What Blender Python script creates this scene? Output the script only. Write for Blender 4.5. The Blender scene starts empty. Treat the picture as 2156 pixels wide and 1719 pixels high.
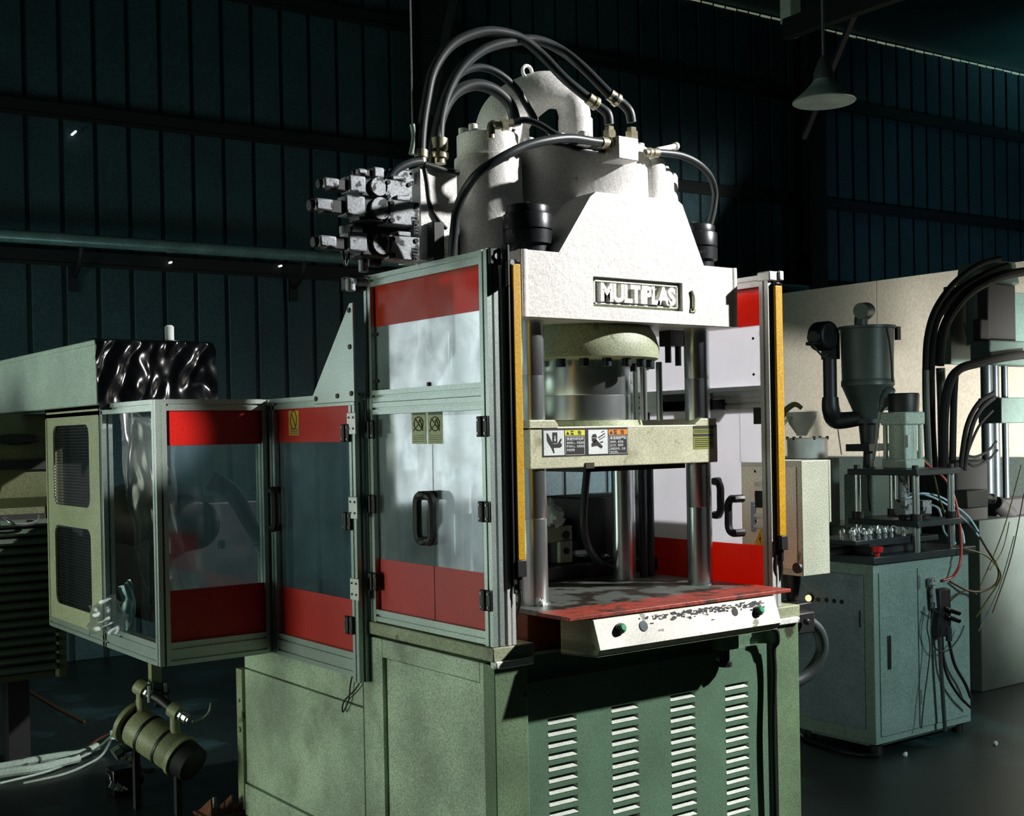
import bpy, bmesh, math, random
import numpy as np
from math import sin, cos, pi, radians, sqrt, hypot, atan2
from mathutils import Vector, Matrix
random.seed(7)
S = bpy.context.scene
COL = S.collection
# ------------------------------------------------------------------ camera
FPX, PIT, ROL, YAW, SHY = 2627.17, -.0074822, -.0188073, .6343991, 75.08
CAM = Vector((-2.143, -3.022, 1.55))
_f = Vector((sin(YAW)*cos(PIT), cos(YAW)*cos(PIT), sin(PIT)))
_r = Vector((cos(YAW), -sin(YAW), 0)); _u = _r.cross(_f)
AX = cos(ROL)*_r + sin(ROL)*_u
AY = -sin(ROL)*_r + cos(ROL)*_u
cd = bpy.data.cameras.new('camera'); cam = bpy.data.objects.new('camera', cd); COL.objects.link(cam)
cam.matrix_world = Matrix(((AX.x, AY.x, -_f.x, CAM.x), (AX.y, AY.y, -_f.y, CAM.y), (AX.z, AY.z, -_f.z, CAM.z), (0, 0, 0, 1)))
cd.sensor_fit = 'HORIZONTAL'; cd.sensor_width = 36; cd.lens = 36*FPX/2156; cd.shift_y = SHY/2156
cd.clip_end = 100; cd.clip_start = .05
S.camera = cam

def at(px, py, x=None, y=None, z=None, d=None):
    """surveying helper: the point where the sight line of a photo pixel meets a real plane of the hall"""
    r = AX*((px-1078)/FPX) - AY*((py-859.5-SHY)/FPX) + _f
    if x is not None: t = (x-CAM.x)/r.x
    elif y is not None: t = (y-CAM.y)/r.y
    elif z is not None: t = (z-CAM.z)/r.z
    else: t = d
    return CAM + r*t

# ------------------------------------------------------------------ world, lights, exposure
S.view_settings.view_transform = 'Standard'; S.view_settings.look = 'None'
S.view_settings.exposure = 0; S.view_settings.gamma = 1; S.view_settings.use_curve_mapping = False
W = bpy.data.worlds.new('hall_air'); S.world = W; W.use_nodes = True
W.node_tree.nodes['Background'].inputs[0].default_value = (.35, .75, .8, 1)
W.node_tree.nodes['Background'].inputs[1].default_value = .008

def light(name, kind, loc, tgt, power, color, size=.3, spot=None, blend=.3, shape=None, sy=None):
    l = bpy.data.lights.new(name, kind); l.energy = power; l.color = color
    o = bpy.data.objects.new(name, l); COL.objects.link(o); o.location = loc
    o.rotation_euler = (Vector(tgt)-Vector(loc)).to_track_quat('-Z', 'Y').to_euler()
    if kind == 'AREA':
        l.size = size
        if sy: l.shape = 'RECTANGLE'; l.size_y = sy
    else: l.shadow_soft_size = size
    if kind == 'SPOT': l.spot_size = radians(spot); l.spot_blend = blend
    return o
KEY = Vector((5.8, -3.66, 5.3))
light('key_lamp', 'SPOT', KEY, (.45, .5, 1.7), 4900, (1, .972, .955), .10, 38, .6)
light('side_window_light', 'AREA', (-4.4, 2.7, .75), (0, 1.0, .75), 78, (.86, 1, .80), 1.5, sy=1.1)
light('side_fill_light', 'AREA', (-4.2, 2.4, 2.9), (.2, .7, 2.1), 10, (.86, 1, .72), 1.2, sy=1.2)
light('corner_fill_spot', 'SPOT', (-3.6, -1.6, 2.1), (-.62, 1.42, 1.60), 1500, (1, .97, .9), .05, 5.6, .3)  # added spot, no known source: brightens the corner guard's red band
light('rear_fill_light', 'AREA', (.3, 3.6, .9), (.9, 6, 2.9), 8, (.55, .95, 1), 2.2, sy=.6)  # added out of sight behind the press to lift the lower wall
light('wall_wash_lamp', 'SPOT', (5.1, -2.2, 1.3), (6.0, 3.0, 1.05), 6200, (1, .955, .92), .25, 50, 1)
light('roof_fill_spot', 'SPOT', (12.5, 1.8, 3.4), (12.2, 2.9, 5.72), 420, (.4, .95, 1), .3, 88, .9)  # unseen uplight added to brighten the ceiling
light('wall_fill_spot', 'SPOT', (9.0, .2, 1.0), (10.2, 5.3, 2.9), 190, (.5, .8, 1), .3, 62, 1)  # added behind the partition to bring up the dark wall panels
light('cabinet_fill_spot', 'SPOT', (3.3, -3.3, 2.6), (3.2, .8, .7), 430, (.8, 1, .99), .4, 48, .8)  # unseen spot added to brighten the steel cabinet

# ------------------------------------------------------------------ materials
MAT = {}
def node(nt, t, **kw):
    n = nt.nodes.new(t)
    for k, v in kw.items():
        if k in n.inputs.keys() if isinstance(k, str) else False: n.inputs[k].default_value = v
        else: setattr(n, k, v)
    return n
def lin(c):
    return tuple(((v/255)/12.92 if v <= 10 else ((v/255+.055)/1.055)**2.4) for v in c)
def paint(name, c, rough=.5, metal=0, var=.25, scale=6, speck=.25, sscale=190, c2=None, thr=.62, bump=.0, bscale=60, coat=0, c2scale=9, wear=.06):
    m = bpy.data.materials.new(name); m.use_nodes = True; nt = m.node_tree; L = nt.links.new
    b = nt.nodes['Principled BSDF']; b.inputs['Roughness'].default_value = rough; b.inputs['Metallic'].default_value = metal
    if coat: b.inputs['Coat Weight'].default_value = coat; b.inputs['Coat Roughness'].default_value = .15
    tc = nt.nodes.new('ShaderNodeTexCoord')
    def noise(sc, det=3):
        n = nt.nodes.new('ShaderNodeTexNoise'); n.inputs['Scale'].default_value = sc; n.inputs['Detail'].default_value = det
        L(tc.outputs['Object'], n.inputs['Vector']); return n.outputs['Fac']
    def mul(col, fac_out, amt):
        mr = nt.nodes.new('ShaderNodeMapRange'); mr.inputs[1].default_value = .3; mr.inputs[2].default_value = .7
        mr.inputs[3].default_value = 1-amt; mr.inputs[4].default_value = 1+amt*.6
        L(fac_out, mr.inputs[0])
        mx = nt.nodes.new('ShaderNodeVectorMath'); mx.operation = 'SCALE'
        L(col, mx.inputs[0]); L(mr.outputs[0], mx.inputs['Scale']); return mx.outputs[0]
    rgb = nt.nodes.new('ShaderNodeRGB'); rgb.outputs[0].default_value = (*lin(c), 1); out = rgb.outputs[0]
    if c2:
        r2 = nt.nodes.new('ShaderNodeRGB'); r2.outputs[0].default_value = (*lin(c2), 1)
        mr = nt.nodes.new('ShaderNodeMapRange'); mr.inputs[1].default_value = thr; mr.inputs[2].default_value = thr+wear
        L(noise(c2scale, 6), mr.inputs[0])
        mx = nt.nodes.new('ShaderNodeMix'); mx.data_type = 'RGBA'
        L(mr.outputs[0], mx.inputs[0]); L(out, mx.inputs[6]); L(r2.outputs[0], mx.inputs[7]); out = mx.outputs[2]
    if var: out = mul(out, noise(scale), var)
    if speck: out = mul(out, noise(sscale, 1), speck)
    L(out, b.inputs['Base Color'])
    if bump:
        bp = nt.nodes.new('ShaderNodeBump'); bp.inputs['Strength'].default_value = bump; bp.inputs['Distance'].default_value = .004
        L(noise(bscale), bp.inputs['Height']); L(bp.outputs[0], b.inputs['Normal'])
    MAT[name] = m; return m
def emit(name, c, s):
    m = bpy.data.materials.new(name); m.use_nodes = True; b = m.node_tree.nodes['Principled BSDF']
    b.inputs['Base Color'].default_value = (*c, 1); b.inputs['Emission Color'].default_value = (*c, 1); b.inputs['Emission Strength'].default_value = s
    MAT[name] = m
def haze(name, c, clear, trans, gloss=.06, rough=.12, dirt=.35):
    """scuffed plastic sheet: part clear, part scattering (front and back), a little gloss"""
    m = bpy.data.materials.new(name); m.use_nodes = True; nt = m.node_tree; L = nt.links.new
    nt.nodes.remove(nt.nodes['Principled BSDF']); out = nt.nodes['Material Output']
    col = (*lin(c), 1)
    tp = nt.nodes.new('ShaderNodeBsdfTransparent'); tp.inputs[0].default_value = (.92, .97, .97, 1) if clear > .3 else col
    tl = nt.nodes.new('ShaderNodeBsdfTranslucent'); tl.inputs[0].default_value = col
    df = nt.nodes.new('ShaderNodeBsdfDiffuse'); df.inputs[0].default_value = col
    gl = nt.nodes.new('ShaderNodeBsdfGlossy'); gl.inputs['Roughness'].default_value = rough
    a = nt.nodes.new('ShaderNodeMixShader'); a.inputs[0].default_value = trans; L(df.outputs[0], a.inputs[1]); L(tl.outputs[0], a.inputs[2])
    b = nt.nodes.new('ShaderNodeMixShader'); L(a.outputs[0], b.inputs[1]); L(tp.outputs[0], b.inputs[2])
    tc = nt.nodes.new('ShaderNodeTexCoord'); n = nt.nodes.new('ShaderNodeTexNoise'); n.inputs['Scale'].default_value = 5; n.inputs['Detail'].default_value = 5
    L(tc.outputs['Object'], n.inputs['Vector'])
    mr = nt.nodes.new('ShaderNodeMapRange'); mr.inputs[1].default_value = .3; mr.inputs[2].default_value = .7
    mr.inputs[3].default_value = clear*(1+dirt*.4); mr.inputs[4].default_value = clear*(1-dirt); L(n.outputs['Fac'], mr.inputs[0]); L(mr.outputs[0], b.inputs[0])
    g = nt.nodes.new('ShaderNodeMixShader'); g.inputs[0].default_value = gloss; L(b.outputs[0], g.inputs[1]); L(gl.outputs[0], g.inputs[2])
    n2 = nt.nodes.new('ShaderNodeTexNoise'); n2.inputs['Scale'].default_value = 7; n2.inputs['Detail'].default_value = 7; n2.inputs['Distortion'].default_value = .6
    L(tc.outputs['Object'], n2.inputs['Vector'])
    m2 = nt.nodes.new('ShaderNodeMapRange'); m2.inputs[1].default_value = .35; m2.inputs[2].default_value = .65; m2.inputs[3].default_value = gloss*.55; m2.inputs[4].default_value = gloss*1.25
    L(n2.outputs['Fac'], m2.inputs[0]); L(m2.outputs[0], g.inputs[0])
    L(g.outputs[0], out.inputs['Surface']); MAT[name] = m
paint('cast', (230, 230, 226), .42, var=.10, scale=5, speck=.22, bump=.35, bscale=45, c2=(150, 152, 132), thr=.70, c2scale=14)
paint('sage', (160, 170, 138), .55, var=.28, scale=5, speck=.35, c2=(92, 98, 70), thr=.66, c2scale=11, bump=.1)
paint('sage_side', (186, 204, 180), .5, var=.4, scale=3.2, speck=.4, c2=(112, 122, 92), thr=.56, c2scale=4.5, wear=.25)
paint('pillar_green', (104, 130, 98), .5, var=.25, scale=5, speck=.35, c2=(60, 66, 46), thr=.62, c2scale=8)
paint('lamp_grey', (150, 172, 168), .4, metal=.3, speck=.2)
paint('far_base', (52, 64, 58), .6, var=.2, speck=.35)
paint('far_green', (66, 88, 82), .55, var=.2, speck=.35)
paint('slat_green', (78, 94, 80), .5, var=.2, speck=.4)
paint('louver_green', (88, 120, 96), .5, var=.15, scale=5, speck=.25)
paint('louver_lip', (184, 194, 182), .5, var=.15)
paint('platen', (196, 198, 168), .5, var=.15, scale=7, speck=.25, c2=(136, 138, 98), thr=.6, c2scale=16, wear=.15)
paint('chip_white', (230, 232, 226), .5, c2=(90, 96, 84), thr=.58, c2scale=30, speck=.2)
paint('scuffed_white', (222, 222, 210), .5, c2=(120, 120, 100), thr=.64, c2scale=22, speck=.2, wear=.03)
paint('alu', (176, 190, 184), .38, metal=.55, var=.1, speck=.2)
paint('alu_lit', (214, 218, 214), .4, metal=.3, var=.08, speck=.15)  # paler copy of alu, the light on it put into the colour
paint('slot_dark', (12, 14, 14), .7, speck=0)
paint('black', (14, 16, 17), .5, speck=.2)
paint('black_gloss', (12, 14, 16), .22, speck=.1)
paint('nut_black', (34, 38, 42), .35, metal=.4, speck=.3, c2=(90, 96, 100), thr=.66, c2scale=25)
paint('rubber', (50, 56, 58), .42, speck=.3)
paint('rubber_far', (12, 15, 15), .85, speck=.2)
paint('chrome', (198, 206, 206), .27, metal=.9, var=.06, speck=.06)
paint('steel', (150, 156, 156), .35, metal=.85, var=.2, speck=.3)
paint('brass', (206, 200, 170), .32, metal=.65, var=.2, speck=.3)
paint('dark_steel', (60, 70, 74), .35, metal=.6, var=.25, speck=.3)
paint('valve', (150, 156, 160), .45, metal=.3, c2=(30, 34, 36), thr=.55, c2scale=30, speck=.3)
paint('valve_dark', (26, 30, 32), .45, speck=.3)
paint('yellow', (204, 158, 24), .42, var=.12, speck=.25, c2=(226, 214, 190), thr=.64, c2scale=7, wear=.1)
paint('red_sheet', (190, 24, 16), .5, var=.1, speck=.2)
haze('red_film', (226, 66, 24), .04, .5, .05, .3)
haze('poly', (190, 205, 210), .74, .5, .13, .07)
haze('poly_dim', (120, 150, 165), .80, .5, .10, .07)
haze('poly_scuffed', (236, 236, 240), .22, .62, .04, .25, .5)
haze('clear_bag', (120, 130, 130), .78, .3, .16, .16, .4)
paint('rust', (112, 62, 40), .7, c2=(50, 36, 28), thr=.5, c2scale=9, speck=.4)
paint('table_red', (160, 66, 50), .5, c2=(58, 50, 46), thr=.52, c2scale=15, wear=.14, var=.35, scale=24, speck=.5, sscale=120)
paint('table_grey', (112, 118, 112), .4, metal=.4, c2=(60, 52, 44), thr=.5, c2scale=10, speck=.4)
paint('wall_sheet', (42, 70, 77), .55, var=.22, scale=2.5, speck=.35, sscale=60)
paint('wall_rib', (20, 32, 36), .6, speck=.2)
paint('purlin', (11, 18, 21), .6, metal=0, speck=.2, sscale=60)
paint('pipe_grey', (120, 150, 148), .3, metal=.3, speck=.2, sscale=80)
paint('column_dark', (14, 20, 22), .6, speck=.2)
paint('roof', (40, 74, 74), .6, var=.3, scale=1.2, speck=.3, sscale=40)
paint('floor', (11, 24, 23), .42, var=.5, scale=1.6, speck=.5, sscale=70, c2=(34, 60, 60), thr=.56, c2scale=2.2, wear=.12, bump=.15, bscale=14)
paint('partition', (226, 220, 200), .75, var=.06, scale=2, speck=.12, sscale=60)
paint('dado', (84, 98, 92), .6, var=.1, speck=.2, sscale=80)
paint('cabinet_blue', (118, 138, 152), .5, var=.22, scale=4, speck=.35, c2=(66, 80, 92), thr=.62, c2scale=4, wear=.2)
paint('cabinet_green', (122, 146, 140), .5, var=.15, scale=4, speck=.35)
paint('hopper_grey', (70, 82, 78), .45, var=.15, speck=.3, metal=.2)
paint('glass_dish', (240, 240, 236), .25, speck=.1)
paint('silver_green', (178, 196, 186), .5, var=.12, speck=.35, metal=.1)
paint('olive', (92, 98, 66), .5, var=.2, speck=.4, scale=4)
paint('olive_tube', (150, 152, 118), .5, var=.2, speck=.35, scale=12)
paint('panel_beige', (172, 178, 148), .5, var=.12, speck=.35)
paint('mesh_dark', (28, 34, 34), .5, speck=.5, sscale=120)
paint('label_white', (214, 222, 220), .6, speck=.15)
paint('label_black', (10, 12, 12), .6, speck=0)
paint('label_yellow', (214, 214, 60), .6, speck=.15)
paint('label_orange', (232, 140, 26), .6, speck=.15)
paint('label_olive', (130, 138, 42), .6, speck=.2)
paint('label_yellow_dim', (196, 160, 40), .6, speck=.2)
paint('label_pale', (188, 196, 150), .6, speck=.25)
paint('button_green', (30, 150, 96), .3, speck=.1)
paint('beige_elec', (206, 204, 178), .5, var=.12, speck=.3)
paint('grey_elec', (180, 188, 168), .5, var=.12, speck=.35, c2=(120, 126, 84), thr=.66, c2scale=12)
paint('fabric_white', (206, 214, 210), .8, speck=.2)
paint('tube_pale', (186, 220, 228), .35, speck=.1)
paint('tube_red', (170, 40, 24), .4, speck=.1)
paint('tube_olive', (90, 84, 30), .4, speck=.1)
paint('tube_brown', (70, 44, 24), .4, speck=.1)
paint('cable_pale', (140, 160, 148), .5, speck=.3)
paint('bag_black', (8, 9, 12), .2, bump=.6, bscale=6, speck=0)
paint('red_button', (200, 30, 26), .35, speck=.1)
emit('lamp_amber', (1, .38, .10), 6)
emit('eave_gap', (.62, .72, .5), .22)
emit('window_daylight', (.86, .97, 1), 4)
emit('pinhole', (.8, .9, .85), 1.2)

# ------------------------------------------------------------------ mesh collector
class MB:
    def __init__(s): s.v = []; s.f = []
    def add(s, vs, fs):
        n = len(s.v); s.v += [tuple(v) for v in vs]; s.f += [tuple(i+n for i in f) for f in fs]; return s
    def box(s, a, b):
        x0, x1 = sorted((a[0], b[0])); y0, y1 = sorted((a[1], b[1])); z0, z1 = sorted((a[2], b[2]))
        return s.add([(x0,y0,z0),(x1,y0,z0),(x1,y1,z0),(x0,y1,z0),(x0,y0,z1),(x1,y0,z1),(x1,y1,z1),(x0,y1,z1)],
                     [(0,3,2,1),(4,5,6,7),(0,1,5,4),(1,2,6,5),(2,3,7,6),(3,0,4,7)])
    def rings(s, rs, cap=True, closed=False):
        n = len(rs[0]); base = len(s.v); s.v += [tuple(v) for r in rs for v in r]; m = len(rs)
        for i in range(m if closed else m-1):
            for j in range(n):
                a = base+i*n+j; b = base+i*n+(j+1) % n; c = base+((i+1) % m)*n+(j+1) % n; d = base+((i+1) % m)*n+j
                s.f.append((a, b, c, d))
        if cap and not closed:
            s.f.append(tuple(base+j for j in range(n))[::-1]); s.f.append(tuple(base+(m-1)*n+j for j in range(n)))
        return s
    def cyl(s, a, b, r, r2=None, seg=20):
        return s.turn(a, b, [(0, r), (1, r if r2 is None else r2)], seg)
    def turn(s, a, b, prof, seg=24):
        """solid of revolution about a->b; prof = (fraction along, radius)"""
        a = Vector(a); b = Vector(b); d = b-a; w = d.normalized()
        u = w.orthogonal().normalized(); v = w.cross(u)
        return s.rings([[a+d*t+(u*cos(2*pi*k/seg)+v*sin(2*pi*k/seg))*max(r, 1e-4) for k in range(seg)] for t, r in prof])
    def tube(s, pts, r, seg=10, sub=6, closed=False):
        P = spline(pts, sub, closed) if sub else [Vector(p) for p in pts]; n = len(P); rs = []; u = None
        for i, p in enumerate(P):
            if closed: t = (P[(i+1) % n]-P[i-1]).normalized()
            else: t = (P[min(i+1, n-1)]-P[max(i-1, 0)]).normalized()
            if u is None: u = t.orthogonal().normalized()
            else:
                u = u-t*u.dot(t); u = u.normalized() if u.length > 1e-6 else t.orthogonal().normalized()
            v = t.cross(u)
            if isinstance(r, (list, tuple)):
                q = i/(n-1)*(len(r)-1); k = min(int(q), len(r)-2); rr = r[k]+(r[k+1]-r[k])*(q-k)
            else: rr = r
            rs.append([p+(u*cos(2*pi*k/seg)+v*sin(2*pi*k/seg))*rr for k in range(seg)])
        return s.rings(rs, True, closed)
    def prism(s, poly, ax, d0, d1):
        """poly of 2D points in the two other axes (in order x,y,z), extruded along axis ax"""
        def mk(p, d):
            if ax == 'x': return (d, p[0], p[1])
            if ax == 'y': return (p[0], d, p[1])
            return (p[0], p[1], d)
        n = len(poly); vs = [mk(p, d0) for p in poly]+[mk(p, d1) for p in poly]
        return s.add(vs, [tuple(range(n)), tuple(range(2*n-1, n-1, -1))]+[(i, i+n, (i+1) % n+n, (i+1) % n) for i in range(n)])
    def ball(s, c, r, seg=12, sq=(1, 1, 1)):
        c = Vector(c); rs = []
        for i in range(seg//2+1):
            t = pi*i/(seg//2)
            rs.append([c+Vector((sq[0]*r*max(sin(t), .01)*cos(2*pi*k/seg), sq[1]*r*max(sin(t), .01)*sin(2*pi*k/seg), sq[2]*r*cos(t))) for k in range(seg)])
        return s.rings(rs)
    def quad(s, a, b, c, d): return s.add([a, b, c, d], [(0, 1, 2, 3)])
    def plate_holes(s, xs, zs, skip, y):
        for i in range(len(xs)-1):
            for j in range(len(zs)-1):
                if (i, j) in skip: continue
                s.quad((xs[i], y, zs[j]), (xs[i+1], y, zs[j]), (xs[i+1], y, zs[j+1]), (xs[i], y, zs[j+1]))
        return s
    def ob(s, name, mat, parent=None, bevel=0, smooth=35, label=None, cat=None, group=None, kind=None, seg=2):
        me = bpy.data.meshes.new(name)
        o0 = ORG[parent.name] if parent is not None else None
        if o0 is None:
            xs = [v[0] for v in s.v]; ys = [v[1] for v in s.v]; zs = [v[2] for v in s.v]
            o0 = Vector(((min(xs)+max(xs))/2, (min(ys)+max(ys))/2, min(zs)))
        me.from_pydata([(v[0]-o0.x, v[1]-o0.y, v[2]-o0.z) for v in s.v], [], s.f)
        bm = bmesh.new(); bm.from_mesh(me); bmesh.ops.recalc_face_normals(bm, faces=bm.faces); bm.to_mesh(me); bm.free()
        if smooth:
            me.shade_smooth(); me.set_sharp_from_angle(angle=radians(smooth))
        me.materials.append(MAT[mat]); o = bpy.data.objects.new(name, me); COL.objects.link(o)
        if parent is None: o.location = o0
        else: o.parent = parent
        ORG[o.name] = o0
        if bevel:
            b = o.modifiers.new('bevel', 'BEVEL'); b.width = bevel; b.segments = seg; b.limit_method = 'ANGLE'; b.angle_limit = radians(40)
        tag(o, label, cat, group, kind); return o
ORG = {}
def tag(o, label=None, cat=None, group=None, kind=None):
    for k, v in (('label', label), ('category', cat), ('group', group), ('kind', kind)):
        if v: o[k] = v
    return o
def thing(name, loc, label, cat, group=None):
    o = bpy.data.objects.new(name, None); COL.objects.link(o); o.location = loc; o.empty_display_size = .05
    ORG[o.name] = Vector(loc); return tag(o, label, cat, group)
def copy_tree(o, parent=None):
    c = o.copy(); COL.objects.link(c); c.parent = parent
    for ch in list(o.children): copy_tree(ch, c)
    return c
def spline(pts, sub=6, closed=False):
    P = [Vector(p) for p in pts]; n = len(P); out = []
    for i in range(n if closed else n-1):
        g = (lambda k: P[k % n]) if closed else (lambda k: P[max(0, min(n-1, k))])
        p0, p1, p2, p3 = g(i-1), g(i), g(i+1), g(i+2)
        for k in range(sub):
            t = k/sub
            out.append(.5*((2*p1)+(p2-p0)*t+(2*p0-5*p1+4*p2-p3)*t*t+(-p0+3*p1-3*p2+p3)*t**3))
    if not closed: out.append(P[-1])
    return out
def text_mesh(txt, size, extrude=.0, offset=0, align='LEFT', spacing=1):
    cu = bpy.data.curves.new('t', 'FONT'); cu.body = txt; cu.size = size; cu.extrude = extrude; cu.offset = offset
    cu.align_x = align; cu.resolution_u = 3; cu.space_character = spacing
    o = bpy.data.objects.new('t', cu); COL.objects.link(o)
    bpy.context.view_layer.update()
    me = bpy.data.meshes.new_from_object(o.evaluated_get(bpy.context.evaluated_depsgraph_get()))
    vs = [v.co.copy() for v in me.vertices]; fs = [tuple(p.vertices) for p in me.polygons]
    bpy.data.objects.remove(o); bpy.data.curves.remove(cu); bpy.data.meshes.remove(me); return vs, fs
def put_text(mb, txt, size, org, ex, ez, n, extrude=0, offset=0, align='LEFT', spacing=1, sx=1):
    vs, fs = text_mesh(txt, size, extrude, offset, align, spacing)
    org, ex, ez, n = Vector(org), Vector(ex), Vector(ez), Vector(n)
    mb.add([org+ex*v.x*sx+ez*v.y+n*v.z for v in vs], fs); return mb
def profile(a, b, w, up=(0, 0, 1), slot=.2, dep=.22):
    """slotted aluminium extrusion of square section between two points; returns MB"""
    a = Vector(a); b = Vector(b); t = (b-a).normalized(); u = Vector(up)
    if abs(t.dot(u)) > .9: u = Vector((0, 1, 0))
    u = (u-t*u.dot(t)).normalized(); v = t.cross(u); h = w/2; s_ = w*slot/2; d = w*dep
    side = [(-h, -h), (-s_, -h), (-s_, -h+d), (s_, -h+d), (s_, -h)]
    pts = []
    for k in range(4):
        c, s = [(1, 0), (0, 1), (-1, 0), (0, -1)][k]
        pts += [(x*c-y*s, x*s+y*c) for x, y in side]
    m = MB(); m.rings([[p+u*y+v*x for x, y in pts] for p in (a, b)]); return m
# ================================================================== the hall
ORG_ = None
def struct(mb, name, mat, parent=None, **k): return mb.ob(name, mat, parent, kind=None if parent else 'structure', **k)
fl = struct(MB().box((-9, -7, -.12), (15, 9, 0)), 'floor', 'floor')
ce = struct(MB().box((-9, -7, 5.72), (15, 9, 5.84)), 'ceiling', 'roof')
WA = radians(3.5); WD = Vector((cos(WA), -sin(WA), 0)); WN = Vector((-sin(WA), -cos(WA), 0)); W0 = Vector((0, 6.0, 0))
def wpt(s, d, z): p = W0+WD*s+WN*d; return (p.x, p.y, z)
def wbox(mb, s0, s1, d0, d1, z0, z1):
    c = [wpt(s, d, z) for z in (z0, z1) for s, d in ((s0, d0), (s1, d0), (s1, d1), (s0, d1))]
    return mb.add(c, [(0,3,2,1),(4,5,6,7),(0,1,5,4),(1,2,6,5),(2,3,7,6),(3,0,4,7)])
wb = struct(wbox(MB(), -7.2, 13.3, -.1, 0, 0, 5.72), 'wall_back', 'wall_rib')
PW = .238
n = int(20.3/PW)
for i in range(n):
    s0 = -7.06+i*PW
    struct(wbox(MB(), s0+.020, s0+PW-.012, 0, .022, 0, 5.72), 'wall_panel', 'wall_sheet', wb, bevel=.006, seg=1)
for i, z in enumerate((2.80, 3.83, 4.88)):
    p = wbox(MB(), -7.2, 13.2, .022, .09, z, z+.10); wbox(p, -7.2, 13.2, .09, .10, z-.012, z+.012)
    struct(p, 'trim_%d' % (i+1), 'purlin')
# daylight window in the back wall, left of the picture (seen mirrored in the guard sheets)
def frame_(s0, s1, z0, z1): return wbox(wbox(wbox(wbox(MB(), s0-.06, s0, .03, .10, z0-.06, z1+.06), s1, s1+.06, .03, .10, z0-.06, z1+.06), s0, s1, .03, .10, z0-.06, z0), s0, s1, .03, .10, z1, z1+.06)
wf = struct(wbox(wbox(frame_(-5.5, -3.2, .98, 2.74), -4.02, -3.94, .04, .09, .98, 2.74), -4.80, -4.74, .04, .09, .98, 2.74), 'window_1', 'alu')
for a_, b_ in ((-5.5, -4.80), (-4.74, -4.02), (-3.94, -3.2)): struct(wbox(MB(), a_, b_, .05, .06, .98, 2.74), 'pane', 'window_daylight', wf)
# steel columns of the back wall
for k, (px, wd) in enumerate(((880, .30), (1668, .24))):
    q = at(px, 400, y=5.45 if k else 5.6); s0 = (q-W0).dot(WD)
    c = MB(); wbox(c, s0, s0+wd, .10, .12, 0, 5.7); wbox(c, s0, s0+wd, .30, .32, 0, 5.7); wbox(c, s0+wd/2-.01, s0+wd/2+.01, .12, .30, 0, 5.7)
    struct(c, 'trim_%d' % (4+k), 'column_dark')
g = MB()
for i in range(46):
    s0 = 5.8+i*.155
    wbox(g, s0, s0+.13, .022, .03, 5.684+.004*sin(i*1.7), 5.70)
eg = struct(g, 'trim_6', 'eave_gap')
g = MB()
for px, py in ((157, 279), (676, 517), (354, 555), (579, 564)):
    q = at(px, py, y=5.86); s0 = (q-W0).dot(WD); wbox(g, s0-.006, s0+.006, .022, .14, q.z-.006, q.z+.006)
struct(g, 'trim_7', 'pinhole')
# cream partition on the right
XP = 6.0
pr = struct(MB().box((XP, -2.5, 0), (XP+.08, 5.5, 2.69)), 'wall_right', 'partition')
for y0, y1 in ((5.36, 5.5), (3.16, 5.36), (.96, 3.16), (-1.24, .96), (-2.5, -1.24)):
    struct(MB().box((XP-.02, y0+.004, 0), (XP, y1-.004, 2.70)), 'wall_panel', 'partition', pr)
zd = at(1800, 962, x=XP-.05).z
struct(MB().box((XP-.06, -2.5, 0), (XP-.02, 5.5, zd)), 'baseboard_right', 'dado')

# grey service pipe on brackets along the back wall
pp = thing('wall_pipe', (0, 5.8, 2.9), 'pale grey round pipe running level along the dark corrugated wall', 'pipe')
za, zb = wpt(-4, .26, 2.95), wpt(3.25, .26, 2.95)
MB().cyl(za, zb, .045, seg=16).ob('pipe_run', 'pipe_grey', pp)
MB().cyl(wpt(3.25, .26, 2.95), wpt(13, .26, 2.95), .045, seg=16).ob('pipe_run', 'pipe_grey', pp)
for s in (.62, 2.28, -1.0, -2.6, 4.0, 5.6):
    b = MB(); b.tube([wpt(s, .03, 2.72), wpt(s, .16, 2.76), wpt(s, .24, 2.84), wpt(s, .26, 2.90)], .018, 8, 4)
    wbox(b, s-.03, s+.03, .022, .05, 2.62, 2.80); b.ob('bracket', 'purlin', pp)

q = at(869, 268, y=.37)
MB().tube([(q.x, q.y, 5.72), (q.x, q.y, 4), (q.x, q.y, 3), q], .0030, 6, 2).ob('thin_rope', 'steel', label='thin rope hanging from the roof down to the hose bundle', cat='rope')
# hanging lamp, roof truss
D = 7.0; lc = at(1735, 212, d=D); lr = D/FPX
pl = thing('pendant_lamp', (lc.x, lc.y, lc.z-.02), 'unlit conical metal pendant lamp hanging at upper right', 'lamp')
MB().turn(lc+Vector((0, 0, -.01)), lc+Vector((0, 0, .19)), [(0, .172), (.02, .176), (.06, .172), (.3, .115), (.55, .066), (.62, .06), (.60, .055), (.3, .107), (.04, .162)], 36).ob('shade', 'lamp_grey', pl)
MB().turn(lc+Vector((0, 0, .10)), lc+Vector((0, 0, .25)), [(0, .060), (.35, .056), (.5, .048), (.8, .03), (1, .012)], 20).ob('socket', 'hopper_grey', pl)
MB().cyl(lc+Vector((0, 0, .25)), (lc.x, lc.y, 5.72), .0095, seg=8).ob('rod', 'steel', pl)
MB().ball(lc+Vector((0, 0, .07)), .035, 12, (1, 1, 1.4)).ob('bulb', 'hopper_grey', pl)
tb = MB(); a, b = at(1655, 62, d=9), at(1815, 4, d=8.2)
def beam(mb, a, b, w, h):
    a = Vector(a); b = Vector(b); t = (b-a).normalized(); u = t.cross(Vector((0, 0, 1))).normalized()*w/2; v = u.cross(t).normalized()*h/2
    return mb.rings([[p-u-v, p+u-v, p+u+v, p-u+v] for p in (a, b)])
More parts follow.
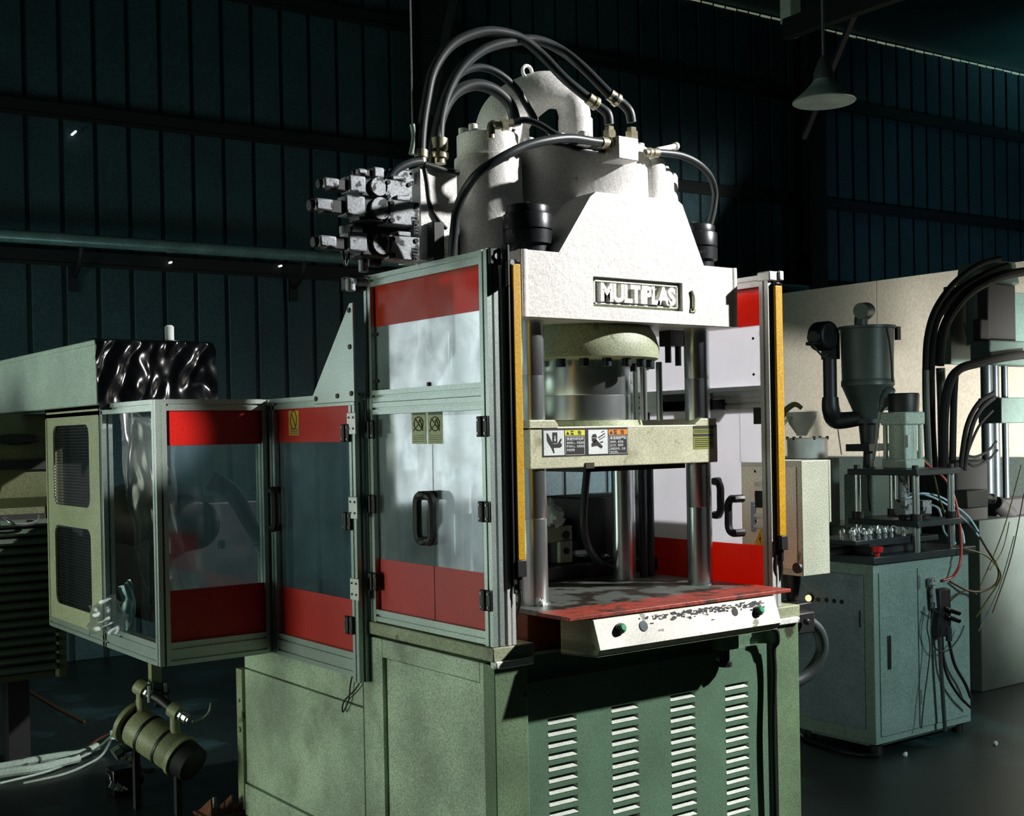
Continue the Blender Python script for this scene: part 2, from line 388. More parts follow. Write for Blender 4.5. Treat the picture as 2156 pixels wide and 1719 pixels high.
beam(tb, a, a+(b-a)*2.6, .07, .14)
tr = struct(tb, 'trim_8', 'column_dark')
struct(beam(MB(), at(1815, -10, d=8.3), at(1692, 290, d=9.3), .035, .035), 'trim_9', 'wall_rib')
struct(beam(MB(), at(905, 240, d=8.0), at(958, -20, d=8.0), .05, .05), 'trim_10', 'wall_rib')
q = at(1664, 22, d=9.1)
MB().box((q.x-.06, q.y-.05, q.z-.10), (q.x+.06, q.y+.05, q.z+.12)).cyl(q+Vector((0, -.02, -.20)), q+Vector((0, -.02, -.1)), .05, seg=12).ob('roof_junction_box', 'silver_green', bevel=.01,
    label='small pale fitting on the dark truss at the top right beside the lamp rod', cat='fitting')

# ================================================================== the press
PR = thing('hydraulic_press', (.675, .4, 0), 'large pale four-column vertical press with domed cylinder and louvred green base', 'press')
# --- base cabinet
b = MB()
b.box((.034, .06, .0), (1.336, .80, .862))
for y0, y1 in ((0, .078), (.657, .79)): b.box((0, y0, .0), (.036, y1, .862))
b.box((0, .078, .80), (.036, .657, .862)); b.box((0, .078, 0), (.036, .657, .10))
b.box((1.336, .06, 0), (1.348, .79, .862))
base = b.ob('base_cabinet', 'sage_side', PR, bevel=.003)
for x0, x1 in ((-.0005, .122), (1.227, 1.3485)): MB().box((x0, -.001, 0), (x1, .06, .862)).ob('front_pillar', 'pillar_green', base, bevel=.003)
MB().box((.014, .086, .108), (.0345, .652, .795)).ob('side_panel', 'sage_side', base, bevel=.002)
b = MB().box((.02, .79, 0), (1.33, 1.76, .70)).box((0, .795, .135), (.02, 1.78, .604)).box((0, .795, .610), (.02, 1.78, .720)).box((-.006, .80, 0), (.02, 1.79, .128)).box((1.33, .795, 0), (1.35, 1.78, .72)).box((.02, 1.76, 0), (1.33, 1.78, .72)).box((.02, .80, .70), (1.33, 1.76, .72))
b.ob('rear_cabinet', 'sage_side', PR, bevel=.003)
for x0, x1 in ((-.006, .150), (1.20, 1.356)):
    MB().box((x0, -.004, .872), (x1, .80, .915)).ob('ledge', 'sage', PR, bevel=.004)
    MB().box((x0+.004, -.014, .852), (x1-.012, .018, .874)).ob('ledge_edge', 'chip_white', PR, bevel=.004, label='chipped white painted edge')
MB().box((.122, .040, .785), (1.227, .07, .868)).ob('top_rail', 'louver_green', PR, bevel=.003)
# --- louvred front panel
xs = [.122]; cols = ((.213, .327), (.472, .586), (.731, .845), (.990, 1.104))
for a_, c_ in cols: xs += [a_, c_]
xs.append(1.227); DZ = .0362; LH = .0185; nr = 15; ztop = .668
zs = sorted([.05, .785]+[ztop-i*DZ for i in range(nr)]+[ztop-LH-i*DZ for i in range(nr)])
skip = set()
for i in (1, 3, 5, 7):
    for j in range(len(zs)-1):
        if any(abs(zs[j]-(ztop-LH-k*DZ)) < 1e-6 for k in range(nr)): skip.add((i, j))
YL = .020
pan = MB().plate_holes(xs, zs, skip, YL).box((.122, YL, .785), (1.227, YL+.02, .789)).ob('louvred_panel', 'louver_green', PR, smooth=0)
lv = None
for a_, c_ in cols:
    for k in range(nr):
        z1 = ztop-k*DZ; z0 = z1-LH
        if lv is None:
            m = MB(); m.add([(a_, YL-.002, z0), (c_, YL-.002, z0), (c_-.012, YL+.018, z1-.002), (a_+.010, YL+.018, z1-.002), (a_, YL, z0-.002), (c_, YL, z0-.002)],
                            [(0, 1, 2, 3), (0, 4, 5, 1)])
            m.add([(a_, YL, z0), (a_+.010, YL+.018, z1-.002), (a_, YL, z1)], [(0, 1, 2)]); m.add([(c_, YL, z0), (c_-.012, YL+.018, z1-.002), (c_, YL, z1)], [(0, 1, 2)])
            lv = m.ob('louver', 'louver_lip', pan, smooth=0); L0 = (a_, z0)
        else:
            c = lv.copy(); COL.objects.link(c); c.parent = pan; c.location = (a_-L0[0], 0, z0-L0[1])
MB().box((.122, .045, .05), (1.227, .055, .78)).ob('panel_backing', 'slot_dark', PR)
# --- rust block, table
MB().box((.20, .10, .868), (1.15, .72, .984)).ob('bolster', 'rust', PR, bevel=.004)
MB().box((.185, -.128, .988), (1.168, .035, 1.0)).ob('table_front', 'table_red', PR, bevel=.002, label='red painted front strip of the table, worn')
MB().box((.200, .035, .984), (1.155, .72, 1.0)).ob('table_plate', 'table_grey', PR, bevel=.002, label='bare grey steel table plate')
# --- columns, nuts
CX = (.300, 1.050); CY = (.190, .600)
for x in CX:
    for y in CY:
        c = MB().turn((x, y, 1.0), (x, y, 1.92), [(0, .052), (.006, .052), (.0061, .045), (.30, .045), (.301, .0435), (.304, .045), (.80, .045), (.801, .0435), (.804, .045), (1, .045)], 40).ob('column', 'chrome', PR)
        nt_ = MB().turn((x, y, 2.128), (x, y, 2.285), [(0, .068), (.20, .068), (.201, .080), (.47, .081), (.475, .076), (.50, .076), (.505, .081), (.80, .081), (.82, .079), (.825, .073), (.97, .073), (1, .070)], 40)
        nt_.ob('column_nut', 'nut_black', PR)
        MB().cyl((x, y, 2.285), (x, y, 2.300), .009, seg=6).ob('nut_bolt', 'dark_steel', PR)
# --- crosshead with recessed name field
CF = .088
h0 = at(1248, 549, y=CF); h1 = at(1437, 611, y=CF); hx0, hx1, hz1, hz0 = h0.x, h1.x, 2.060, 1.962
b = MB().box((.197, .110, 1.918), (1.157, .70, 2.127))
b.box((.197, CF, 1.918), (hx0, .112, 2.127)).box((hx1, CF, 1.918), (1.157, .112, 2.127)).box((hx0, CF, 1.918), (hx1, .112, hz0)).box((hx0, CF, hz1), (hx1, .112, 2.127))
b.prism([(.345, 2.127), (.480, 2.318), (.505, 2.336), (.870, 2.344), (.893, 2.330), (.992, 2.127)], 'y', CF, .30)
ch = b.ob('crosshead', 'cast', PR, smooth=0)
MB().box((.197, .11, 1.9165), (1.157, .70, 1.9185)).turn((.197+.012, .101, 1.917), (.197+.012, .101, 2.128), [(0, .017), (1, .017)], 16).turn((1.157-.012, .101, 1.917), (1.157-.012, .101, 2.128), [(0, .017), (1, .017)], 16).ob('corner_bead', 'cast', ch)
np_ = MB()
for a_, c_, e_, f_ in ((hx0+.012, hx1-.012, hz1-.014, hz1-.010), (hx0+.012, hx1-.012, hz0+.010, hz0+.014)): np_.box((a_, .098, e_), (c_, .112, f_))
np_.box((hx0+.012, .098, hz0+.01), (hx0+.016, .112, hz1-.01)).box((hx1-.016, .098, hz0+.01), (hx1-.012, .112, hz1-.01))
np_.ob('name_frame', 'cast', ch, smooth=0)
tx = MB(); put_text(tx, 'MULTIPLAS', .078, ((hx0+hx1)/2, .100, hz0+.022), (1, 0, 0), (0, 0, 1), (0, -1, 0), .010, .0042, 'CENTER', .92, .93)
tx.ob('name_lettering', 'cast', ch, smooth=0, label='raised letters reading MULTIPLAS')
MB().box((hx0, .1085, hz0), (hx1, .111, hz1)).ob('name_field', 'sage', ch)
q = at(1458, 640, y=CF)
MB().tube([(q.x-.006, CF-.004, q.z+.045), (q.x+.002, CF-.006, q.z+.02), (q.x, CF-.006, q.z-.02)], .0045, 6, 4).box((q.x-.012, CF-.004, q.z-.03), (q.x+.012, CF+.001, q.z-.018)).ob('paint_drip', 'sage', ch)
# --- main cylinder dome and auxiliary cylinders
MC = (.675, .395)
def vc(x, y, z0, z1, prof, seg=48): return MB().turn((x, y, z0), (x, y, z1), prof, seg)
vc(*MC, 2.10, 2.505, [(0, .285), (.12, .275), (.3, .268), (.90, .262), (.93, .270), (1, .270)], 64).ob('main_cylinder', 'cast', PR)
top = vc(*MC, 2.505, 2.535, [(0, .262), (.9, .262), (1, .256)], 64).ob('cylinder_cap', 'cast', PR)
for k in range(14):
    a = 2*pi*k/14+.1; x, y = MC[0]+.225*cos(a), MC[1]+.225*sin(a)
    MB().cyl((x, y, 2.535), (x, y, 2.562), .018, seg=12).ob('bolt', 'cast', top, bevel=.003)
SC = (.300, .405)
sm = vc(*SC, 2.11, 2.475, [(0, .155), (.15, .140), (.4, .124), (.7, .116), (1, .113)], 48).ob('side_cylinder', 'cast', PR)
cp = vc(*SC, 2.478, 2.556, [(0, .104), (.95, .104), (1, .100)], 48).ob('side_cylinder_cap', 'cast', PR)
for k in range(8):
    a = 2*pi*k/8+.35; x, y = SC[0]+.083*cos(a), SC[1]+.083*sin(a)
    MB().cyl((x, y, 2.556), (x, y, 2.580), .0155, seg=12).ob('bolt', 'cast', cp, bevel=.003)
# fluted bosses on the right-hand side
for x, y, r, z1 in ((.855, .20, .050, 2.50), (.915, .225, .052, 2.475), (.985, .27, .047, 2.475), (1.015, .36, .045, 2.40)):
    o = vc(x, y, 2.12, z1, [(0, r*1.15), (.3, r), (.97, r), (1, r*.9)], 24).ob('boss', 'cast', PR)
    MB().cyl((x, y, z1), (x, y, z1+.03), .016, seg=12).ob('bolt', 'cast', o, bevel=.003)
for k in range(5):
    x = .62+k*.052; y = .395-sqrt(.262**2-(x-.675)**2)-.0
    MB().cyl((x, y+.01, 2.36), (x, y+.01, 2.49), .010, seg=8).ob('rib', 'cast', PR)
# big suction elbow
e = MB(); EY = .395
pts = [at(1210, 290, y=EY), at(1209, 238, y=EY), at(1192, 202, y=EY+.01), at(1150, 190, y=EY+.04), at(1102, 212, y=EY+.10), at(1064, 252, y=EY+.15), at(1052, 320, y=EY+.18)]
e.tube(pts, [.056, .057, .058, .066, .080, .094, .104], 32, 8)
el = e.ob('suction_elbow', 'cast', PR, smooth=60)
p = at(1212, 285, y=EY); MB().turn((p.x, p.y, 2.53), (p.x, p.y, 2.66), [(0, .061), (.99, .061), (1, .057)], 36).ob('elbow_collar', 'cast', el)
p = at(1110, 152, y=EY+.06); ring = MB(); ring.tube([p+Vector((cos(t)*.020, 0, sin(t)*.020+.002)) for t in [2*pi*k/12 for k in range(12)]], .0065, 8, 3, True)
ring.cyl(p+Vector((0, 0, -.055)), p+Vector((0, 0, -.018)), .010, seg=10); ring.ob('lifting_eye', 'cast', el)
p = at(1178, 300, y=.22); MB().box((p.x-.02, p.y-.02, 2.535), (p.x+.02, p.y+.03, 2.545)).ob('cap_plate', 'cast', PR)
# manifold block on top front
BM = at(1302, 285, y=.06); bz1 = BM.z
mbk = MB().box((BM.x, .06, bz1-.075), (BM.x+.088, .20, bz1)).ob('distribution_block', 'cast', PR, bevel=.003)
# --- under the crosshead
fl_ = vc(*MC, 1.80, 1.92, [(0, .268), (.05, .278), (.35, .282), (.7, .270), (1, .25)], 64).ob('flange_ring', 'sage', PR)
for k in range(20):
    a = 2*pi*k/20; x, y = MC[0]+.250*cos(a), MC[1]+.250*sin(a)
    MB().cyl((x, y, 1.772), (x, y, 1.802), .0165, seg=12).ob('bolt', 'dark_steel', fl_, bevel=.002)
vc(*MC, 1.59, 1.82, [(0, .172), (.02, .178), (.38, .178), (.385, .176), (.40, .178), (1, .178)], 64).ob('ram', 'chrome', PR)
for px in (1355, 1388): 
    q = at(px, 800, y=.20 if px == 1355 else .28); MB().cyl((q.x, q.y, 1.59), (q.x, q.y, 1.80), .012, seg=14).ob('guide_rod', 'chrome', PR)
q = at(1415, 735, y=.30)
MB().box((q.x-.035, .27, 1.86), (q.x+.05, .33, 1.92)).cyl((q.x-.02, .3, 1.80), (q.x-.02, .3, 1.87), .012, seg=10).cyl((q.x+.03, .3, 1.79), (q.x+.03, .3, 1.87), .012, seg=10).ob('clamp_block', 'valve_dark', PR)
# --- moving platen
PF = .138
b = MB().box((.252, PF, 1.437), (1.096, .665, 1.572))
for x0, x1 in ((.252, .370), (.985, 1.096)): b.prism([(x0, 1.56), (x1, 1.56), (x1-.004 if x0 > .5 else x1, 1.578), (x1-.012 if x0 < .5 else x1, 1.594), (x0 if x0 < .5 else x0+.03, 1.594), (x0, 1.574)], 'y', PF, .665)
pt = b.ob('moving_platen', 'platen', PR, smooth=0, bevel=.0035)
MB().turn((.675, .395, 1.572), (.675, .395, 1.592), [(0, .22), (1, .215)], 48).ob('ram_seat', 'sage', pt)
MB().box((.50, .16, 1.420), (.955, .6, 1.437)).ob('insulation_plate', 'black', pt)
q = at(1241, 985, y=PF); MB().box((q.x-.018, PF-.004, 1.433), (q.x+.018, PF+.02, 1.452)).ob('clamp_notch', 'rust', pt)
def decal(x0, x1, z0, z1, mat, name='decal', y=None, parent=pt, t=.0006, lay=0):
    y = PF if y is None else y
    return MB().box((x0, y-.0009-lay*.0005, z0), (x1, y+.0002, z1)).ob(name, mat, parent, smooth=0)
def on(px, py): return at(px, py, y=PF)
la, lb = on(1141, 903), on(1322, 957); lx0, lx1 = la.x, lb.x; lz1, lz0 = 1.5665, 1.4745
lw = lx1-lx0; lh = lz1-lz0
decal(lx0, lx1, lz0, lz1, 'label_black', 'warning_label', lay=0)
def fx(f): return lx0+lw*f
def fz(f): return lz0+lh*f
for o0, colr, t1, lines in ((0, 'label_yellow', '快速作动元件', ('请勿伸入，手易夹伤', '移动中人，以免发生', '夹伤危险')), (.51, 'label_orange', '高温熔融塑料', ('易喷溅，易烫伤', '加工时，请带护', '目镜及护衣，以免', '发生烫伤。'))):
    decal(fx(o0+.015), fx(o0+.245), fz(.055), fz(.93), 'label_white', 'pictogram_field', lay=1)
    decal(fx(o0+.255), fx(o0+.485), fz(.74), fz(.93), colr, 'warning_header', lay=1)
    m = MB()
    for a_, c_, e_, f_ in ((.258, .482, .70, .712), (.258, .482, .05, .062), (.258, .262, .05, .71), (.478, .482, .05, .71)): m.box((fx(o0+a_), PF-.0014, fz(e_)), (fx(o0+c_), PF, fz(f_)))
    put_text(m, t1, lh*.125, (fx(o0+.272), PF-.0015, fz(.575)), (1, 0, 0), (0, 0, 1), (0, -1, 0), 0, .0002, sx=1.05)
    for k, s_ in enumerate(lines): put_text(m, s_, lh*.10, (fx(o0+.272), PF-.0015, fz(.44-.125*k)), (1, 0, 0), (0, 0, 1), (0, -1, 0), 0, .0001, sx=.92)
    m.ob('warning_text', 'label_white', pt, smooth=0)
    m = MB(); put_text(m, '警   告', lh*.16, (fx(o0+.315), PF-.0019, fz(.775)), (1, 0, 0), (0, 0, 1), (0, -1, 0), 0, .0003, sx=1.15)
    m.prism([(fx(o0+.268), fz(.77)), (fx(o0+.306), fz(.77)), (fx(o0+.287), fz(.90))], 'y', PF-.0018, PF)
    m.ob('warning_heading', 'label_black', pt, smooth=0)
def poly(pts, o0, mb): return mb.prism([(fx(o0+.015+.23*a), fz(.055+.875*c)) for a, c in pts], 'y', PF-.0020, PF)
m = MB()   # crushing-hand pictogram
poly([(.14, .90), (.22, .85), (.42, .50), (.52, .10), (.47, .08), (.36, .30), (.16, .58)], 0, m)
poly([(.42, .92), (.66, .92), (.66, .48), (.42, .48)], 0, m)
poly([(.42, .46), (.66, .46), (.84, .68), (.88, .62), (.78, .46), (.86, .50), (.88, .36), (.78, .30), (.46, .30)], 0, m)
poly([(.16, .45), (.40, .60), (.74, .30), (.66, .22), (.44, .34), (.16, .30)], .51, m)   # welder pictogram: shoulder and arm
poly([(.16, .70), (.24, .82), (.38, .82), (.44, .72), (.44, .68), (.16, .68)], .51, m)
poly([(.18, .66), (.40, .66), (.42, .56), (.34, .52), (.30, .46), (.18, .54)], .51, m)
poly([(.48, .68), (.84, .86), (.86, .82), (.52, .64)], .51, m); poly([(.54, .60), (.86, .74), (.86, .71), (.56, .57)], .51, m)
poly([(.66, .90), (.80, .96), (.82, .93), (.69, .87)], .51, m); poly([(.60, .50), (.74, .52), (.76, .47), (.62, .45)], .51, m)
m.ob('pictogram', 'label_black', pt, smooth=0)
m = MB(); 
m.prism([(fx(.015+.23*a), fz(.055+.875*c)) for a, c in ((.52, .78), (.56, .78), (.56, .64), (.60, .64), (.54, .54), (.48, .64), (.52, .64))], 'y', PF-.0024, PF); m.ob('pictogram_arrow', 'label_white', pt, smooth=0)
ra, rb = on(1459, 897), on(1503, 945)
z1, z0 = ra.z, rb.z
decal(ra.x, rb.x, z0, z1, 'label_olive', 'data_label', lay=0)
m = MB(); hh = z1-z0
m.box((ra.x+.001, PF-.0014, z1-hh*.13), (rb.x-.001, PF, z1-hh*.01)).box((ra.x+.001, PF-.0014, z1-hh*.46), (rb.x-.001, PF, z1-hh*.35))
for k in range(7):
    zz = z1-hh*(.20+.07*k) if k < 2 else z1-hh*(.55+.085*(k-2))
    m.box((ra.x+.006, PF-.0014, zz-hh*.015), (rb.x-.006-.02*(k % 3 == 0), PF, zz+hh*.015))
m.ob('data_label_print', 'label_black', pt, smooth=0)
# --- below the platen, behind the columns
for k, (px, r) in enumerate(((1310, .040), (1352, .016), (1368, .014))):
    q = at(px, 1000, y=.50); MB().cyl((q.x, q.y, 1.0), (q.x, q.y, 1.437), r, seg=28).ob('ejector_rod', 'dark_steel' if k else 'chrome', PR)
inj = MB().box((.70, .78, .90), (1.24, 1.35, 1.22)).box((.80, .70, 1.0), (1.18, .80, 1.14)).box((.45, .62, 1.0), (1.26, .76, 1.055)).ob('mould_base', 'black', PR, bevel=.006)
MB().box((.92, .68, 1.055), (1.27, .95, 1.30)).ob('mould_carriage', 'valve_dark', inj, bevel=.006)
q = at(1180, 1195, y=.66); m = MB().box((q.x-.07, .66, 1.14), (q.x+.06, .68, 1.20)).box((q.x+.0, .66, 1.06), (q.x+.06, .68, 1.15)).ob('bracket', 'sage', PR, bevel=.003)
for z, r in ((1.165, .016), (1.105, .013)): MB().cyl((q.x+.028, .655, z), (q.x+.028, .662, z), r, seg=16).ob('bracket_hole', 'black', PR)
# --- two-hand control box under the table
cb = thing('two_hand_control_box', (.676, -.05, .865), 'white scuffed control box with two green buttons under the red table edge', 'control box')
MB().prism([(0.03, .984), (-.130, .984), (-.161, .896), (-.145, .876), (.03, .862)], 'x', .276, 1.078).ob('housing', 'sage', cb, bevel=.003, smooth=0)  # sage on ends and underside: their shade put into the colour
MB().prism([(-.1285, .984), (-.1595, .896), (-.1622, .8962), (-.1312, .984)], 'x', .2765, 1.0775).ob('front_plate', 'scuffed_white', cb, smooth=0, label='scuffed white front plate')
MB().prism([(-.1445, .8745), (.03, .8615), (.03, .860), (-.1440, .8725)], 'x', .278, 1.076).ob('underside', 'sage', cb, smooth=0)
def facept(px, py):
    q = at(px, py, y=-.147); return Vector((q.x, -.1315-(.984-q.z)*.354, q.z))
nf = Vector((0, -.942, .335))
for px, py in ((1306, 1325), (1596, 1287)):
    q = facept(px, py); bt = MB().turn(q, q+nf*.016, [(0, .017), (.55, .017), (.56, .0145), (1, .014)], 24).ob('button_bezel', 'black', cb)
    MB().turn(q+nf*.0145, q+nf*.022, [(0, .0118), (.7, .0118), (1, .009)], 24).ob('button_cap', 'button_green', bt, label='green push button cap')
q = facept(1356, 1319); MB().cyl(q, q+nf*.002, .0165, seg=24).ob('hole_plug', 'dark_steel', cb)
q = facept(1549, 1289); MB().cyl(q-nf*.001, q+nf*.001, .014, seg=24).ob('button_hole', 'slot_dark', cb)
random.seed(3); m = MB()
for k in range(170):
    x = .45+random.random()**.8*.56; z = .978-abs(random.gauss(0, .012)); w = random.uniform(.004, .022); h = random.uniform(.002, .007)
    z = min(z, .980); y = -.1315-(.984-z)*.354-.0008
    m.quad((x, y, z), (x+w, y, z), (x+w*.8, y-h*.354, z-h), (x+w*.1, y-h*.354, z-h*.8))
m.ob('grime', 'slot_dark', cb, smooth=0, kind='stuff')
q = at(1512, 1385, y=.02)
MB().box((q.x-.03, -.03, .80), (q.x+.05, .02, .87)).ob('box_bracket', 'louver_green', cb)
MB().cyl((q.x, -.01, .755), (q.x, -.01, .80), .018, seg=14).cyl((q.x, -.01, .742), (q.x, -.01, .757), .025, seg=8).ob('cable_gland', 'black', cb)
# ================================================================== guards
def bar(a, b, parent, w=.042, mat='alu', name='frame_bar', up=(0, 0, 1)):
    return profile(a, b, w, up).ob(name, mat, parent, smooth=0)
def sheet(parent, a, b, mat, name): return MB().box(a, b).ob(name, mat, parent, smooth=0)
def hinge(parent, x, y, z, s, w=.055, h=.062):
    hb = MB().box((x, y-w/2, z-h/2), (x+s*.010, y+w/2, z+h/2)).cyl((x+s*.010, y, z-h/2), (x+s*.010, y, z+h/2), .007, seg=10).ob('hinge', 'black', parent, bevel=.003)
    m = MB()
    for dy in (-.018, .018):
        for dz in (-.02, .02): m.cyl((x+s*.0095, y+dy, z+dz), (x+s*.0125, y+dy, z+dz), .0035, seg=8)
    m.ob('hinge_screws', 'steel', hb, kind='stuff')
def dhandle(parent, x, y, z, s, dy, h=.145, w=.055, mat='black', r=.0145):
    """D-shaped pull handle standing off the sheet at x; grip at y, arms toward y+dy*w"""
    o = s*.035; yy = y+dy*w
    m = MB().tube([(x, yy, z+h/2), (x+o, yy-dy*.008, z+h/2), (x+o, y+dy*.018, z+h/2-.002), (x+o, y, z+h/2-.022), (x+o, y, z), (x+o, y, z-h/2+.022), (x+o, y+dy*.018, z-h/2+.002), (x+o, yy-dy*.008, z-h/2), (x, yy, z-h/2)], r, 8, 3)
    m.ob('pull_handle', mat, parent)
def side_guard(X, s, name, label, lit='alu', poly_='poly'):
    """tall guard on the press side: X plane, s = outward direction along x"""
    g = thing(name, (X, .36, .915), label, 'safety guard')
    xc = X-s*.021; ycut = at(1560, 1000, x=xc).y
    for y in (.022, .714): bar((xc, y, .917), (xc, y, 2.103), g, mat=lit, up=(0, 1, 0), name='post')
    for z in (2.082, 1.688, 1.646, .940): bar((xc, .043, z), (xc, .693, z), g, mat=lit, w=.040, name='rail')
    sheet(g, (xc-.0015, .043, 1.706), (xc+.0015, .693, 1.926 if s > 0 else 2.063), poly_, 'upper_sheet')
    sheet(g, (xc+s*.0017, .043, 1.926), (xc+s*.0035, .693, 2.063), 'red_film', 'upper_red_band')
    zl = 1.132 if s > 0 else .960
    for y0, y1 in ((.043, .344), (.349, .693)):
        if s > 0 and y0 < .1:
            sheet(g, (xc-.0015, ycut, zl), (xc+.0015, y1, 1.628), poly_, 'door_leaf'); leaf = sheet(g, (xc-.0015, y0, 1.432), (xc+.0015, ycut, 1.628), poly_, 'fixed_sheet')
        else: leaf = sheet(g, (xc-.0015, y0, zl), (xc+.0015, y1, 1.628), poly_, 'door_leaf')
        sheet(g, (xc+s*.0017, y0, .960), (xc+s*.0035, y1, 1.132), 'red_film' if s > 0 else 'red_sheet', 'lower_red_band')
    for y in (.043+.01, .68):
        for z in (1.74, 1.90):
            MB().cyl((X-s*.02, y, z), (X+s*.002-s*.015, y, z), .006, seg=8).ob('sheet_screw', 'black', g)
    MB().cyl((X-s*.02, .36, 1.716), (X-s*.014, .36, 1.716), .007, seg=8).ob('sheet_screw', 'black', g)
    return g, xc
G, gx = side_guard(0, -1, 'side_guard', 'tall aluminium framed guard with clear bi-fold doors and red bands left of the press')
for y in (.030, .700):
    for z in (1.575, 1.320, 1.055): hinge(G, -.0, y, z, -1)
dhandle(G, gx, .392, 1.287, -1, -.75); dhandle(G, gx, .300, 1.287, -1, .75)
for (pa, pb) in (((866, 863), (897, 935)), ((900, 863), (932, 935))):
    a, b = at(*pa, x=gx-.003), at(*pb, x=gx-.003); st = sheet(G, (gx-.0024, a.y, b.z), (gx-.0016, b.y, a.z), 'label_pale', 'warning_sticker')
    m = MB(); yc, w, h = (a.y+b.y)/2, a.y-b.y, a.z-b.z
    m.box((gx-.0032, a.y-w*.04, a.z-h*.16), (gx-.0024, b.y+w*.04, a.z-h*.02)); m.ob('sticker_header', 'dado', st)
    m = MB(); c = Vector((gx-.003, yc, a.z-h*.42)); m.tube([c+Vector((0, w*.32*cos(t), h*.20*sin(t))) for t in [2*pi*k/10 for k in range(10)]], .0018, 6, 2, True)
    m.tube([c+Vector((0, w*.24, h*.16)), c+Vector((0, -w*.24, -h*.16))], .0018, 6, 0); m.ob('prohibition_ring', 'rust', st)
    m = MB(); m.tube([c+Vector((0, w*.38, -h*.2)), c+Vector((0, 0, 0)), c+Vector((0, -w*.1, h*.14)), c+Vector((0, -w*.3, -h*.2))], .0022, 6, 2)
    for k in range(4): m.box((gx-.0030, a.y-w*.1, b.z+h*(.06+.06*k)), (gx-.0024, b.y+w*.12, b.z+h*(.075+.06*k)))
    m.ob('sticker_print', 'olive', st, kind='stuff')
# front corner brackets
m = MB().box((.004, -.012, 2.055), (.046, .0, 2.105)).box((.050, -.035, 1.99), (.060, -.005, 2.115)).ob('corner_bracket', 'black', G, bevel=.003)
m = MB().cyl((.026, -.018, 2.08), (.026, -.012, 2.08), .009, seg=12).cyl((.058, -.05, 2.06), (.058, -.043, 2.06), .008, seg=12).ob('bracket_bolts', 'chrome', G, kind='stuff')
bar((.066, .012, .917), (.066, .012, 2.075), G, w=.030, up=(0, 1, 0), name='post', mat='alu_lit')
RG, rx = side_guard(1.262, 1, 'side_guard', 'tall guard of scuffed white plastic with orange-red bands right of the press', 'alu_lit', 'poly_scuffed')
h1, h2 = at(1519, 1050, x=rx-.03), at(1536, 1086, x=rx-.03)
dhandle(RG, rx, h1.y, h1.z, -1, .7, .125); dhandle(RG, rx, h2.y, h2.z, -1, -.7, .125)
for y in (.06, .66):
    for z in (1.60, 1.30): MB().box((rx-.02, y-.02, z-.03), (rx-.008, y+.02, z+.03)).ob('hinge', 'black', RG)
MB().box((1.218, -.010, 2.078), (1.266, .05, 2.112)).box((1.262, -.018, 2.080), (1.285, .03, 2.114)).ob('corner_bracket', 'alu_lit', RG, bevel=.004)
for z in (1.22, 1.40, 1.75, 1.88): MB().cyl((rx-.003, .09, z), (rx-.006, .09, z), .005, seg=8).ob('sheet_screw', 'black', RG)
# warning triangle
# --- middle guard behind, lower
M_ = thing('rear_side_guard', (-.02, 1.09, .72), 'lower aluminium framed guard with dull glazing and red bands between tall guard and corner box', 'safety guard')
xm = -.021
bar((xm, .762, .705), (xm, .762, 1.66), M_, up=(0, 1, 0), name='post'); bar((xm, 1.392, .722), (xm, 1.392, 1.69), M_, up=(0, 1, 0), name='post')
bar((xm, .742, 1.682), (xm, 1.41, 1.682), M_, name='rail')
for z in (.742, .784): bar((xm, .783, z), (xm, 1.372, z), M_, name='rail')
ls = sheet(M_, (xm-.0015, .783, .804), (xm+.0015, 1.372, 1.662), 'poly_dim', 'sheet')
sheet(M_, (xm-.0035, .783, 1.535), (xm-.0017, 1.372, 1.662), 'red_sheet', 'red_band')
sheet(M_, (xm-.0035, .783, .804), (xm-.0017, 1.372, .984), 'red_sheet', 'red_band')
for z in (1.565, 1.26, .90): hinge(M_, -.043, .795, z, -1)
for z in (1.60, 1.31, 1.03):
    pl_ = MB().box((-.050, .722, z-.040), (-.043, .782, z+.035)).ob('joint_plate', 'alu_lit', M_, bevel=.002)
    m = MB()
    for dy in (-.015, .015):
        for dz in (-.02, .018): m.cyl((-.050, .752+dy, z+dz), (-.053, .752+dy, z+dz), .004, seg=8)
    m.ob('plate_screws', 'dark_steel', pl_, kind='stuff')
a, b = at(597, 866, x=-.046), at(619, 917, x=-.046)
st = sheet(M_, (xm-.0046, a.y, b.z), (xm-.0036, b.y, a.z), 'label_yellow_dim', 'warning_sticker')
c = Vector((xm-.005, (a.y+b.y)/2, b.z+(a.z-b.z)*.62)); w = a.y-b.y
m = MB(); m.tube([c+Vector((0, w*.3*cos(t), w*.42*sin(t))) for t in [2*pi*k/10 for k in range(10)]], .002, 6, 2, True); m.tube([c+Vector((0, w*.2, w*.3)), c+Vector((0, -w*.2, -w*.3))], .002, 6, 0)
for k in range(3): m.box((xm-.0052, a.y-w*.1, b.z+.006+.008*k), (xm-.0046, b.y+w*.1, b.z+.009+.008*k))
m.ob('prohibition_ring', 'rust', st)
dhandle(M_, xm, 1.345, 1.28, -1, .6)
gp = MB().prism([(.722, 1.70), (.722, 2.01), (.745, 2.01), (1.03, 1.70), (1.02, 1.672), (.722, 1.672)], 'x', -.052, -.044).ob('gusset_plate', 'alu', M_, smooth=0, bevel=.002)
for y, z in ((.745, 1.985), (.745, 1.86), (.74, 1.70), (.84, 1.695), (1.0, 1.69)):
    MB().cyl((-.052, y, z), (-.056, y, z), .009, seg=12).ob('bolt', 'black', gp)
